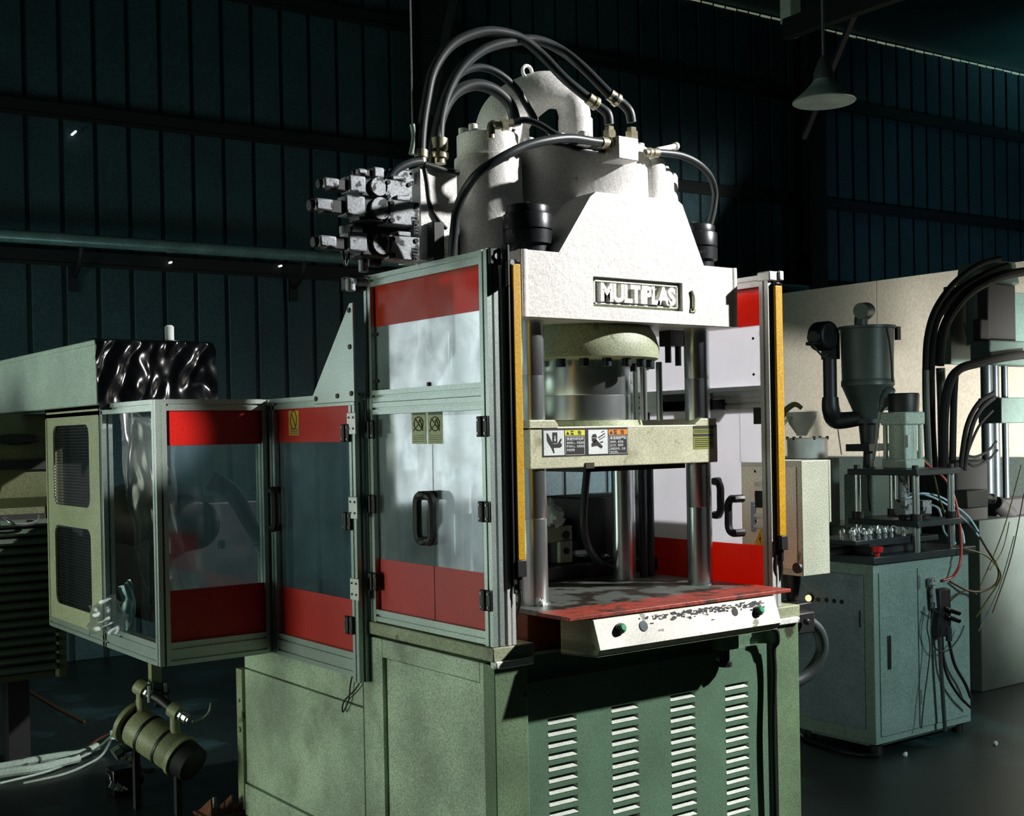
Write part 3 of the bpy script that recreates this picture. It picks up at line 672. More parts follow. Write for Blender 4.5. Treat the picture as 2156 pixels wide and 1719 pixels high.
# --- corner box guard round the injection unit
BX = -.489; BY = 1.421
B = thing('corner_guard', (-.25, 1.9, .722), 'box-shaped aluminium guard with red band, open side and beige perforated panel at left', 'safety guard')
for x, y in ((BX+.021, BY+.021), (-.045, BY+.021), (BX+.021, 2.035)): bar((x, y, .722), (x, y, 1.702), B, up=(0, 1, 0), name='post')
for z in (1.682, .742, .784): bar((BX+.042, BY+.021, z), (-.066, BY+.021, z), B, name='rail', up=(0, 0, 1))
for z in (1.682, .742): bar((BX+.021, BY+.042, z), (BX+.021, 2.79, z), B, name='rail')
bar((BX+.021, BY+.042, .784), (BX+.021, 2.03, .784), B, name='rail')
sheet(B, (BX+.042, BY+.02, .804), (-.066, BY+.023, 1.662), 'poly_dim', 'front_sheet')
sheet(B, (BX+.042, BY+.0165, 1.532), (-.066, BY+.0185, 1.662), 'red_sheet', 'red_band')
sheet(B, (BX+.042, BY+.0165, .804), (-.066, BY+.0185, .995), 'red_sheet', 'red_band')
for px in (552, 575):
    q = at(px, 1050, y=1.75); bar((q.x, 1.75, .75), (q.x, 1.75, 1.62), B, name='inner_post', up=(0, 1, 0), w=.035)
def rrect(y0, y1, z0, z1, r, n=5):
    P = []
    for cy_, cz_, a0 in ((y1-r, z1-r, 0), (y0+r, z1-r, 90), (y0+r, z0+r, 180), (y1-r, z0+r, 270)):
        for k in range(n+1):
            t = radians(a0+90*k/n); P.append((cy_+r*cos(t), cz_+r*sin(t)))
    return P
def ring_panel(x0, x1, oy0, oy1, oz0, oz1, win):
    m = MB(); inn = rrect(*win, .045); out = []
    cy_, cz_ = (win[0]+win[1])/2, (win[2]+win[3])/2
    n = len(inn); k = n//4
    corners = [(oy1, oz1), (oy0, oz1), (oy0, oz0), (oy1, oz0)]
    for i, p in enumerate(inn): out.append(corners[i//k])
    for i in range(n):
        j = (i+1) % n
        for x in (x0, x1): m.add([(x, *inn[i]), (x, *inn[j]), (x, *out[j]), (x, *out[i])], [(0, 1, 2, 3)] if out[i] != out[j] else [(0, 1, 2)])
        m.add([(x0, *inn[i]), (x0, *inn[j]), (x1, *inn[j]), (x1, *inn[i])], [(0, 1, 2, 3)])
    return m
for z0, z1, w in ((1.235, 1.662, (2.20, 2.70, 1.275, 1.625)), (.762, 1.235, (2.20, 2.70, .835, 1.185))):
    ring_panel(BX+.004, BX+.012, 2.06, 2.79, z0, z1, w).ob('beige_panel', 'panel_beige', B, smooth=0)
    hs = MB(); y = w[0]
    while y < w[1]:
        hs.box((BX+.020, y, w[2]-.01), (BX+.022, y+.0030, w[3]+.01)); y += .013
    z = w[2]
    while z < w[3]: hs.box((BX+.019, w[0]-.01, z), (BX+.023, w[1]+.01, z+.0030)); z += .013
    hs.ob('wire_mesh', 'mesh_dark', B, smooth=0, kind='stuff')
MB().box((BX+.0, 2.045, .722), (BX+.012, 2.06, 1.70)).box((BX, 2.785, .722), (BX+.012, 2.80, 1.70)).box((BX, 2.05, 1.655), (BX+.012, 2.80, 1.702)).ob('panel_edge', 'panel_beige', B, smooth=0)

# ================================================================== light curtains
def curtain(x, y, label, rm='black', rw=.0115, hw=.0155, hd=.02):
    t = thing('light_curtain', (x, y, .98), label, 'light curtain', 'light curtains on the front posts')
    MB().box((x-hw, y-hd, 1.170), (x+hw, y+hd, 2.062)).ob('housing', 'yellow', t, bevel=.004)
    MB().box((x-hw, y-hd, 2.060), (x+hw, y+hd, 2.073)).ob('end_cap', 'black_gloss', t, bevel=.003)
    MB().box((x-hw-rw, y-.004 if rw < .01 else y-.014, 1.10), (x-hw, y+.018, 2.065)).ob('mounting_rail', rm, t)
    MB().box((x-.018, y-.021, 1.12), (x+.018, y+.021, 1.172)).cyl((x+.0, y, 1.08), (x+.0, y, 1.12), .012, seg=12).ob('plug', 'black', t, bevel=.003)
    MB().tube([(x, y, 1.09), (x+.004, y, 1.05), (x-.005, y+.01, 1.0), (x-.01, y+.03, .93)], .006, 8).tube([(x-.02, y, 1.12), (x-.028, y, 1.06), (x-.016, y+.01, 1.0), (x-.02, y+.02, .92)], .004, 8).ob('cable', 'black', t)
    return t
curtain(.094, -.002, 'yellow light curtain bar on the left front post, paint worn pale near its top')
curtain(1.260, -.002, 'yellow light curtain bar on the right front post', 'black', .004, .019, .013)
q = at(1082, 1236, y=.02); m = MB(); m.tube([q+Vector((.014*cos(t), 0, .018*sin(t))) for t in [2*pi*k/12 for k in range(12)]], .0018, 6, 2, True)
m.ob('key_ring', 'chrome', label='small metal ring hanging at the foot of the left yellow bar', cat='ring')
q = at(1068, 1335, y=.03); MB().cyl((q.x, .03, .915), (q.x, .03, .950), .010, seg=12).ball((q.x, .03, .952), .010, 10).ob('amber_glint', 'lamp_amber', label='glowing orange bead standing for a reflection at the foot of the left front post', cat='light')  # glowing bead put in for an orange reflection, not a lamp

# ================================================================== electric box at the right
E_ = thing('electric_box', (1.6, .26, .985), 'pale grey louvred electrical box beside the right yellow bar', 'electrical box')
b = MB().box((1.50, .102, .995), (1.655, .46, 1.430)).box((1.655, .102, 1.19), (1.668, .46, 1.430)).ob('housing', 'grey_elec', E_, bevel=.003)
MB().box((1.495, .125, 1.02), (1.50, .44, 1.408)).ob('door', 'beige_elec', E_, bevel=.002)
for py in (1017, 1040, 1062, 1084, 1106):
    a = at(1590, py, x=1.494); c = at(1614, py, x=1.494)
    MB().prism([(1.4955, a.z-.008), (1.483, a.z-.008), (1.4955, a.z+.006)], 'y', c.y, a.y).ob('louver', 'grey_elec', E_, smooth=0)
a = at(1581, 1058, x=1.494); c = at(1592, 1120, x=1.494); MB().box((1.492, c.y, c.z), (1.496, a.y, a.z)).ob('name_strip', 'cabinet_blue', E_)
a = at(1586, 1150, x=1.494); b = at(1618, 1148, x=1.494); c = at(1602, 1113, x=1.494)
tri = MB(); P3 = [(a.y, a.z), (b.y, b.z), (c.y, c.z)]; tri.prism(P3, 'x', 1.4938, 1.4946); tri = tri.ob('warning_triangle', 'label_yellow_dim', E_, smooth=0)
cy, cz = (a.y+b.y+c.y)/3, (a.z+b.z+c.z)/3; k = (c.z-a.z)
MB().prism([(cy+.1*k, cz+.36*k), (cy-.05*k, cz+.02*k), (cy+.03*k, cz+.02*k), (cy-.02*k, cz-.24*k), (cy+.14*k, cz+.10*k), (cy+.05*k, cz+.10*k)], 'x', 1.4930, 1.4938).ob('lightning_symbol', 'label_black', tri, smooth=0)

MB().turn((1.55, .20, .995), (1.55, .20, .89), [(0, .036), (.3, .034), (1, .020)], 20).box((1.50, .13, .85), (1.58, .26, .89)).ob('support_arm', 'black', E_, bevel=.004)
MB().box((1.36, .10, .78), (1.56, .24, .86)).cyl((1.49, .09, .83), (1.49, .07, .83), .012, seg=12).ob('swivel_bracket', 'black', E_, bevel=.006)
MB().tube([(1.53, .14, .84), (1.60, .12, .78), (1.62, .12, .70), (1.57, .14, .62), (1.48, .16, .585), (1.38, .18, .58)], .024, 14, 8).ob('conduit', 'rubber', E_)
MB().cyl((1.478, .105, 1.03), (1.466, .105, 1.03), .020, seg=20).ob('knob', 'black', E_)

# ================================================================== cable tray between guard and press
tq = at(1550, 868, y=.33); T = thing('cable_tray', (1.2, .3, 1.60), 'black tray of bundled cables behind the right column', 'cable tray')
MB().box((1.13, .22, 1.625), (1.30, .46, 1.665)).box((1.13, .22, 1.625), (1.16, .46, 1.69)).ob('tray', 'black', T, bevel=.003)
for k in range(5):
    o = .012*k
    MB().tube([at(1497, 862-3*k, y=.40), at(1530, 852-4*k, y=.36), at(1570, 842-4*k, y=.32-o), at(1600, 838-2*k, y=.24), at(1612, 860, y=.17)], .0045, 6).ob('cable', 'rubber', T)
MB().tube([at(1515, 905, y=.35), at(1535, 885, y=.32), at(1556, 868, y=.30), at(1562, 850, y=.3)], [.022, .020, .012, .008], 12).ob('hose_end', 'valve', T)
MB().tube([at(1553, 890, y=.30), at(1566, 880, y=.29), at(1562, 862, y=.29), at(1548, 858, y=.3)], .003, 6).ob('cable', 'black', T)

# ================================================================== valve stack upper left
mf = at(883, 350, y=.355); MX0, MX1, MY = mf.x, at(962, 365, y=.355).x+.0, .355
MZ1 = mf.z; mp = MB().box((MX0, MY, 2.112), (MX1, MY+.14, MZ1)).ob('valve_manifold', 'cast', PR, bevel=.003)
MB().box((MX0, MY-.004, 2.112), (MX0+.028, MY, MZ1-.004)).ob('manifold_edge', 'cast', mp)
def valve(px, py, yoff, s=1.0, face='valve', L=.30):
    """directional valve lying along -x from the manifold: body, two solenoids, end plug"""
    q = at(px, py, y=MY+yoff); x, y, z = q.x, MY+yoff, q.z; h = .034*s
    m = MB().box((x-.105*s, y, z-h), (x, y+.07, z+h)).box((x-.075*s, y-.001, z+h), (x-.03*s, y+.05, z+h+.014*s)); b_ = m.ob('valve_body', face, mp, bevel=.003)
    s_ = MB()
    for dx in (.012, .092):
        for dz in (-.7, .7): s_.cyl((x-dx*s, y-.004, z+dz*h), (x-dx*s, y+.001, z+dz*h), .0075*s, seg=10)
    s_.ob('valve_screws', 'slot_dark', mp, kind='stuff')
    m = MB().box((x-.19*s, y+.01, z-h*.9), (x-.105*s, y+.066, z+h*.95)); m.ob('solenoid', 'valve_dark', mp, bevel=.006)
    MB().cyl((x-.125*s, y+.0, z+h*.2), (x-.125*s, y+.012, z+h*.2), h*.9, seg=16).ob('coil_cap', face, mp)
    m = MB().box((x-.235*s, y+.0, z-h*.6), (x-.175*s, y+.06, z+h*1.0)); m.ob('coil_plug', face, mp, bevel=.005)
    m = MB().box((x-.30*s, y+.01, z-h*.55), (x-.235*s, y+.05, z+h*.55)).cyl((x-.305*s, y+.03, z), (x-.335*s, y+.03, z), .017*s, seg=14); m.ob('plug_connector', 'valve_dark', mp, bevel=.004)
    MB().box((x-.325*s, y+.0, z-h*.45), (x-.272*s, y+.045, z+h*.5)).ob('connector_cap', face, mp, bevel=.006)
valve(872, 375, -.0, .62); valve(868, 405, -.02, .95); valve(884, 452, -.03, 1.12); valve(884, 525, -.03, 1.08)
m = MB()
for px, py, w, h in ((790, 440, .10, .03), (800, 480, .16, .06), (760, 500, .05, .05), (790, 555, .12, .035), (840, 480, .08, .09), (850, 555, .09, .03)):
    q = at(px, py, y=MY+.06); m.box((q.x-w/2, q.y, max(q.z-h, 2.113)), (q.x+w/2, q.y+.06, q.z+h))
m.ob('valve_bank', 'valve_dark', mp, bevel=.008)
m = MB()
for py in (475, 540):
    q = at(877, py, y=MY-.033)
    m.box((q.x-.010, MY-.0345, q.z-.030), (q.x-.0085, MY-.033, q.z+.030)).box((q.x+.0085, MY-.0345, q.z-.030), (q.x+.010, MY-.033, q.z+.030))
    for i in range(6): m.box((q.x-.006, MY-.0345, q.z-.026+i*.010), (q.x+.006, MY-.033, q.z-.022+i*.010))
m.ob('valve_print', 'valve_dark', mp, smooth=0, kind='stuff')
for k, (px, py) in enumerate(((725, 490), (765, 560), (738, 600))):
    q = at(px, py, y=.40); MB().cyl((q.x, q.y, q.z-.02), (q.x, q.y, q.z+.02), .016, seg=12).cyl((q.x+.02, q.y, q.z+.01), (q.x+.06, q.y, q.z+.012), .013, seg=12).ob('connector_plug', 'valve', mp, bevel=.003)
def P_(l, y): return [at(px, py, y=(y[i] if isinstance(y, (list, tuple)) else y)) for i, (px, py) in enumerate(l)]
def hose(name, pts, ys, r, mat, label, ends=(), group='hydraulic hoses on the press', cat='hose', seg=14):
    if isinstance(ys, tuple): ys = [ys[0]+(ys[1]-ys[0])*i/(len(pts)-1) for i in range(len(pts))]
    ys = [v if v < .3 else .3+(v-.3)*.15 for v in (ys if isinstance(ys, list) else [ys]*len(pts))]
    W_ = P_(pts, ys); c = sum(W_, Vector())/len(W_)
    if not ends: return MB().tube(W_, r, seg, 8).ob(name, mat, label=label, cat=cat, group=group)
    t = thing(name, tuple(W_[0]), label, cat, group); MB().tube(W_, r, seg, 8).ob('hose_body', mat, t)
    for w_, (m_, fr) in ends: 
        if w_ == 0: a, b_ = W_[0], W_[0]+(W_[0]-W_[1]).normalized()*m_; a2 = W_[0]+(W_[1]-W_[0]).normalized()*fr
        else: a, b_ = W_[-1], W_[-1]+(W_[-1]-W_[-2]).normalized()*m_; a2 = W_[-1]+(W_[-2]-W_[-1]).normalized()*fr
        MB().turn(a2, b_, [(0, r*1.25), (.40, r*1.25), (.42, r*.85), (.52, r*.85), (.54, r*1.4), (.72, r*1.4), (.74, r*1.1), (1, r*1.1)], 14).ob('fitting', 'brass', t, smooth=50)
    return t
def fit(parent_t, px, py, y, l, r, d, name='fitting'):
    q = at(px, py, y=y); d = Vector(d).normalized()
    return MB().turn(q, q+d*l, [(0, r), (.4, r), (.42, r*1.35), (.75, r*1.35), (.77, r*.9), (1, r*.9)], 8).ob(name, 'brass', parent_t, smooth=40)
# block fittings
bt = bz1
for px in (1283, 1330):
    q = at(px, 285, y=.13 if px == 1330 else .16)
    MB().turn((q.x, q.y, bt-.002), (q.x, q.y, bt+.055), [(0, .016), (.3, .016), (.31, .023), (.75, .023), (.76, .018), (1, .017)], 6).ob('block_fitting', 'brass', PR, smooth=30)
hose('hydraulic_hose', [(1283, 262), (1279, 240), (1262, 224), (1240, 208), (1188, 165), (1140, 115), (1095, 80), (1040, 66), (990, 74), (945, 100), (912, 150), (897, 215), (889, 270), (886, 318)],
     [.16, .16, .17, .18, .22, .28, .34, .42, .50, .57, .62, .65, .67, .68], .0165, 'rubber', 'longest arched black hose, outer left one leaping from block to valve manifold')
hose('hydraulic_hose', [(1330, 258), (1325, 235), (1308, 216), (1285, 200), (1225, 140), (1178, 104), (1128, 84), (1075, 88), (1020, 104), (975, 140), (945, 190), (928, 250), (925, 300)],
     [.13, .13, .14, .15, .22, .28, .34, .42, .50, .58, .64, .68, .70], .0165, 'rubber', 'second arched black hose beneath the longest one, ending in thick collar fitting')
hose('hydraulic_hose', [(1086, 265), (1076, 225), (1050, 196), (1020, 181), (990, 180), (958, 196), (935, 230), (922, 275), (918, 330)],
     [.48, .50, .54, .58, .62, .66, .70, .72, .72], .0195, 'rubber', 'thick low arched hose dropping behind the elbow pipe')
hose('hydraulic_hose', [(1128, 255), (1105, 215), (1085, 185), (1050, 155), (1012, 142), (975, 152), (945, 185), (925, 240), (912, 300), (908, 345)],
     [.44, .46, .48, .52, .58, .64, .70, .74, .76, .76], .0125, 'rubber', 'thin arched hose between thick low hose and tall arches')
for a, b_, y in (((1240, 208), (1283, 240), .17), ((1285, 200), (1328, 234), .145)):
    A_, B_ = at(*a, y=y+.005), at(*b_, y=y-.005)
    d_ = (B_-A_); MB().turn(A_-d_*.05, A_+d_*.42, [(0, .0205), (.5, .0205), (.52, .017), (.6, .017), (.62, .024), (.9, .024), (1, .019)], 12).ob('hose_fitting', 'brass', PR, smooth=40)
q = at(925, 345, y=.36); MB().turn(q, at(925, 292, y=.36), [(0, .022), (.2, .022), (.22, .030), (.42, .030), (.44, .024), (.55, .024), (.57, .028), (1, .028)], 14).ob('hose_fitting', 'brass', PR, smooth=40)
q = at(886, 348, y=.36); MB().turn(q, at(887, 316, y=.36), [(0, .018), (.5, .018), (.52, .022), (1, .022)], 10).ob('hose_fitting', 'brass', PR, smooth=40)
hose('hydraulic_hose', [(1292, 303), (1250, 298), (1200, 291), (1150, 296), (1105, 308), (1060, 330), (1010, 362), (980, 400), (963, 440), (957, 480), (952, 540)],
     [.10, .08, .06, .05, .05, .06, .10, .16, .20, .22, .24], .0145, 'rubber', 'black hose sweeping across the pale cylinder down to the tall guard', ends=((0, (.01, .07)),))
hose('hydraulic_hose', [(1080, 258), (1105, 253), (1135, 262), (1165, 280), (1190, 292), (1215, 300)], [.22, .20, .17, .14, .12, .11], .0105, 'rubber', 'short black hose rising from elbow fitting on the small side cylinder')
q0, q1 = at(1034, 292, y=.26), at(1080, 258, y=.22)
MB().tube([q0, q0+Vector((0, 0, .035)), q0+Vector((.012, 0, .048)), at(1050, 265, y=.24), q1], [.014, .014, .015, .013, .013], 12, 4).cyl(at(1055, 264, y=.235), at(1066, 261, y=.23), .019, seg=6).ob('elbow_fitting', 'brass', PR, smooth=40)
hose('hydraulic_hose', [(1296, 316), (1262, 320), (1222, 315), (1190, 305), (1165, 300), (1150, 290), (1162, 280), (1180, 285)], [.12, .11, .10, .12, .14, .16, .18, .19], .0085, 'rubber', 'small coiled hose curling behind the front hose at cylinder top', ends=((0, (.0, .06)),))
hose('hydraulic_hose', [(1358, 322), (1395, 322), (1435, 328), (1470, 345), (1495, 372), (1505, 405), (1502, 440), (1493, 478)], [.12, .12, .13, .14, .16, .18, .19, .20], .0125, 'rubber', 'black hose looping over from block to right-hand column nut', ends=((0, (.0, .06)),))
q = at(1385, 316, y=.16); MB().tube([q, at(1405, 312, y=.17), at(1422, 308, y=.18)], .010, 10, 4).ball(at(1423, 308, y=.18), .0145, 12).ob('block_stub_pipe', 'cast', PR)
hose('hydraulic_hose', [(868, 262), (872, 290), (866, 325)], [.72, .72, .72], .009, 'cable_pale', 'short thin pale hose at far left of the hose bundle')
hose('hydraulic_hose', [(888, 340), (860, 345), (830, 362), (810, 395), (802, 425)], [.64, .64, .66, .70, .74], .013, 'rubber', 'dark hose drooping left over the valve stack')
hose('hydraulic_hose', [(880, 336), (850, 350), (822, 380), (800, 420)], [.70, .72, .74, .78], .011, 'rubber', 'dark hose behind the drooping one over the valves')
hose('hydraulic_hose', [(893, 346), (915, 352), (940, 360), (965, 364)], [.62, .6, .58, .56], .010, 'rubber', 'small hose running right from manifold top to side cylinder')
hose('control_cable', [(893, 350), (899, 385), (905, 430), (922, 462), (940, 482)], [.645, .645, .645, .63, .60], .0065, 'black', 'thin black cable hanging over the white manifold face', cat='cable', group='control cables')
q = at(940, 520, y=.40); MB().box((q.x-.045, .36, 2.05), (q.x+.03, .46, q.z+.075)).ob('solenoid_box', 'black', PR, bevel=.006)
q = at(916, 500, y=.32); MB().box((q.x-.012, .31, 2.08), (q.x+.03, .35, q.z+.05)).ob('side_valve', 'valve_dark', PR, bevel=.004)
hose('control_cable', [(735, 490), (722, 520), (728, 560), (738, 520), (748, 500)], [.72]*5, .004, 'black', 'small cable loop hanging from leftmost valve plug', cat='cable', group='control cables')
m = MB(); c = at(740, 600, y=.74); m.box((c.x-.02, .72, c.z-.02), (c.x+.06, .78, c.z+.03)).cyl((c.x-.03, .74, c.z), (c.x-.015, .74, c.z), .022, seg=14); m.ob('limit_switch', 'valve_dark', PR, bevel=.005)
# cable loop on the right pillar and the loop at the rear body
hose('control_cable', [(1622, 1322), (1634, 1330), (1636, 1352), (1628, 1368), (1630, 1420), (1628, 1540), (1632, 1700), (1634, 1760)], [-.03, -.03, -.025, -.012, -.010, -.010, -.010, -.010], .010, 'black', 'thick black cable running down the right pillar of the base', cat='cable', group='control cables')
MB().tube([at(745, 1412, x=-.012), at(738, 1440, x=-.012), at(734, 1475, x=-.012), at(722, 1500, x=-.012), at(724, 1478, x=-.012), at(750, 1450, x=-.012), at(763, 1425, x=-.012)], .003, 6, 6).ob('loose_wire', 'black', label='thin wire loop dangling on the rear cabinet below the guard', cat='wire')
# wires and objects seen inside the press
MB().tube([at(1236, 992, y=.50), at(1230, 1060, y=.50), at(1229, 1110, y=.50), at(1240, 1155, y=.52), at(1262, 1185, y=.54), at(1290, 1200, y=.56)], .014, 12, 8).ob('inner_hose', 'rubber', label='black hose curving down behind the platen between the columns', cat='hose')
random.seed(11); m = MB(); q = at(1172, 1145, y=.66)
def crumple(c, r, seed, seg=18):
    rnd = random.Random(seed); m = MB(); rs = []; ph = [rnd.uniform(0, 6) for _ in range(6)]
    for i in range(seg//2+1):
        t = pi*i/(seg//2); ring = []
        for k in range(seg):
            a = 2*pi*k/seg; rr = r*(1+.22*sin(3*a+ph[0]+4*t)+.15*sin(5*a+ph[1])*sin(4*t+ph[2])+rnd.uniform(-.1, .1))
            ring.append(Vector(c)+Vector((max(sin(t), .02)*rr*cos(a), max(sin(t), .02)*rr*sin(a), rr*cos(t))))
        rs.append(ring)
    return m.rings(rs)
crumple((q.x, .67, 1.235), .036, 4).ob('crumpled_plastic', 'fabric_white', label='crumpled white plastic lying on the green bracket behind left column', cat='plastic')
crumple((q.x-.01, .69, 1.285), .020, 5).ob('crumpled_plastic', 'fabric_white', label='small upper wad of white plastic beside left column', cat='plastic')
q = at(1222, 1198, y=.70); MB().turn((q.x, .70, 1.075), (q.x, .70, 1.10), [(0, .03), (.5, .045), (1, .04)], 20).ob('white_dish', 'fabric_white', label='white dish behind the green bracket inside the press', cat='dish')
q = at(1274, 1200, y=.66); MB().ball((q.x, .66, 1.07), .016, 12, (1.3, 1, .6)).ob('foil_scrap', 'chrome', label='bright foil scrap on the dark mould base', cat='scrap')
q = at(1138, 1270, y=.135); crumple((q.x, .135, 1.008), .014, 9, 12).ob('rag_scrap', 'fabric_white', label='small white scrap at the foot of the left column', cat='scrap')
# ================================================================== left background
H = thing('machine_hood', (-.29, 3, 1.69), 'long pale silver-green hood on top of the corner guard at far left', 'machine hood')
MB().box((-.515, 2.0, 1.70), (-.07, 4.6, 1.957)).ob('hood_shell', 'silver_green', H, bevel=.006)
MB().box((-.519, 1.995, 1.940), (-.066, 4.605, 1.962)).ob('lid', 'silver_green', H, bevel=.004)
q = at(357, 718, y=2.6)
bc = thing('beacon', (q.x, 2.6, 1.962), 'small pale beacon on a flared base atop the wrapped hood', 'beacon')
MB().turn((q.x, 2.6, 1.962), (q.x, 2.6, 2.015), [(0, .085), (.25, .082), (.8, .045), (1, .042)], 20).ob('base', 'hopper_grey', bc)
MB().turn((q.x, 2.6, 2.015), (q.x, 2.6, 2.088), [(0, .018), (.05, .021), (.9, .021), (1, .012)], 18).ob('lens', 'fabric_white', bc)
def cloth(f, nu, nv, seed=1):
    m = MB(); vs = [f(i/nu, j/nv) for j in range(nv+1) for i in range(nu+1)]
    fs = [(j*(nu+1)+i, j*(nu+1)+i+1, (j+1)*(nu+1)+i+1, (j+1)*(nu+1)+i) for j in range(nv) for i in range(nu)]
    return m.add(vs, fs)
from mathutils import noise
def nz(x, y, z=0): return noise.noise(Vector((x, y, z)))
def f1(u, v):
    x = -.525+.50*u; z = 1.968-.29*v
    y = 1.985-.05*v-.045*abs(nz(u*5+v*1.5, v*1.5))-.012*nz(u*11, v*4)
    if v == 0: y = 2.02
    return (x+.012*nz(v*5, u*3), y, z)
MB_ = cloth(f1, 60, 30)
MB_.ob('plastic_wrap', 'bag_black', smooth=80, label='glossy black crumpled plastic wrap over the front end of the hood', cat='plastic wrap')
def f2(u, v):
    w = 1-.25*sin(v*3.0); x = -.462+.26*w*u+.02*v+.02*nz(v*6, 3); z = 1.70-.90*v-.03*abs(nz(u*4, 7))
    return (x, 1.90-.22*v+.02*sin(u*7+v*3)+.04*nz(u*3, v*4)+.008*nz(u*9, v*9), z)
cloth(f2, 36, 80).ob('clear_plastic_bag', 'clear_bag', smooth=80, label='long clear plastic bag hanging inside the open side of the corner guard', cat='plastic bag')
def f3(u, v):
    a = at(190+60*u+30*(u*(1-v)), 1345-70*v-25*u, x=-.53+.03*v); return (a.x-.02*nz(u*5, v*5)-.015*sin(u*7), a.y+.02*nz(u*6, v*4), a.z+.012*sin(u*8+v*3))
cloth(f3, 20, 14).ob('bag_corner', 'clear_bag', smooth=80, label='corner of clear plastic draped over the bottom rail of corner guard', cat='plastic bag')
q = at(265, 1285, y=1.85); 
def f4(u, v):
    return (q.x-.03+.05*u+.02*sin(v*3), 1.85+.03*nz(u*4, v*4), q.z+.09-.20*v+.03*u)
cloth(f4, 14, 18).ob('foil_strip', 'tube_pale', smooth=80, label='bright strip of crumpled foil inside the bottom of corner guard', cat='foil')
# dark machinery inside the corner guard
inn = thing('injection_barrel', (-.2, 2.1, .75), 'dark injection unit behind the glazing of the corner guard', 'injection unit')
MB().box((-.26, 2.15, .78), (.25, 2.9, 1.28)).turn((-.14, 1.90, 1.2), (-.14, 2.7, 1.2), [(0, .10), (.5, .16), (1, .16)], 24).ob('barrel_housing', 'black', inn, bevel=.01)
MB().tube([at(440, 1010, y=1.62), at(490, 1040, y=1.60), at(530, 1110, y=1.60), at(560, 1160, y=1.6), at(585, 1190, y=1.6)], [.04, .035, .028, .024, .02], 12).ob('hose', 'black', inn)
q = at(540, 1145, y=1.58); MB().cyl(q, q+Vector((.03, 0, -.05)), .018, seg=8).cyl(q+Vector((.05, 0, -.08)), q+Vector((.08, 0, -.10)), .014, seg=8).ob('hose_fitting', 'valve', inn)
q = at(466, 1148, y=1.60)
m = MB()
for i in range(3):
    for j in range(3):
        if (i+j) % 2 == 0: m.box((q.x-.012+.009*i, 1.60, q.z-.012+.009*j), (q.x-.005+.009*i, 1.605, q.z-.005+.009*j))
m.box((q.x-.016, 1.605, q.z-.016), (q.x+.018, 1.61, q.z+.018)); m.ob('tag_plate', 'dado', inn)

# ribbed olive cabinet
C = thing('ribbed_cabinet', (-.95, 3.4, 0), 'olive cabinet with dark ribbed front and bulged top at far left edge', 'cabinet')
MB().box((-1.15, 3.04, .44), (-.40, 4.2, 1.62)).box((-.40, 3.0, .44), (-.352, 4.2, 1.66)).ob('body', 'olive', C, bevel=.01)
MB().prism([(3.04, 1.25), (2.98, 1.30), (2.94, 1.50), (2.99, 1.64), (3.06, 1.69), (3.2, 1.69), (3.2, 1.25)], 'x', -1.15, -.405).ob('bulged_top', 'olive', C, bevel=.01)
q = at(38, 925, y=2.93); MB().ball((q.x, 2.945, q.z), .10, 20, (1, .12, .26)).ob('eye_recess', 'black', C)
m = MB(); m.box((-1.15, 2.935, 1.43), (-.42, 2.95, 1.475)); m.ob('dark_band', 'black', C)
q = at(48, 1098, y=2.95); MB().tube([(q.x-.075, 2.98, q.z+.02), (q.x-.06, 2.94, q.z), (q.x-.03, 2.93, q.z-.012), (q.x+.03, 2.93, q.z-.012), (q.x+.06, 2.94, q.z), (q.x+.075, 2.98, q.z+.02)], .009, 8).ob('pull_handle', 'steel', C)
sl = None
for k in range(17):
    z = 1.195-k*.0425
    if sl is None:
        sl = MB().prism([(3.04, z), (3.00, z-.004), (2.985, z-.020), (3.0, z-.032), (3.04, z-.034)], 'x', -1.15, -.405).ob('slat', 'slat_green', C, smooth=60)
    else:
        c = sl.copy(); COL.objects.link(c); c.parent = C; c.location = (0, 0, -k*.0425)
MB().box((-1.15, 3.036, .47), (-.41, 3.04, 1.22)).ob('slat_backing', 'black', C)
for x in (-1.05, -.5): MB().box((x-.05, 3.3, 0), (x+.05, 3.4, .45)).ob('leg', 'black', C)

# ------------------------------------------------------------------ oil cooler and pipework on the floor
O = thing('oil_cooler', (-.2, 2.2, .2), 'beige strapped oil cooler cylinder on a stand under the corner guard', 'oil cooler')
a, b = at(288, 1530, y=2.15), at(376, 1590, y=1.95); ax_ = (b-a).normalized()
R_ = .082
MB().turn(a, b, [(0, R_*.97), (.03, R_), (.97, R_), (1, R_*.97)], 36).ob('cylinder', 'olive_tube', O)
MB().turn(a-ax_*.045, a-ax_*.025, [(0, R_*1.12), (1, R_*1.12)], 36).ob('end_flange', 'olive_tube', O); MB().turn(b+ax_*.0, b+ax_*.02, [(0, R_*1.08), (1, R_*1.1)], 36).ob('end_flange', 'olive_tube', O)
MB().turn(a-ax_*.026, a, [(0, R_*.8), (1, R_*.8)], 28).ob('end_cover', 'black', O); MB().turn(b+ax_*.02, b+ax_*.10, [(0, R_*.98), (.8, R_*.9), (1, R_*.5)], 28).ob('end_cover', 'slot_dark', O)
for f in (.30, .72): MB().turn(a+(b-a)*f-ax_*.006, a+(b-a)*f+ax_*.006, [(0, R_*1.035), (1, R_*1.035)], 36).ob('strap', 'black', O)
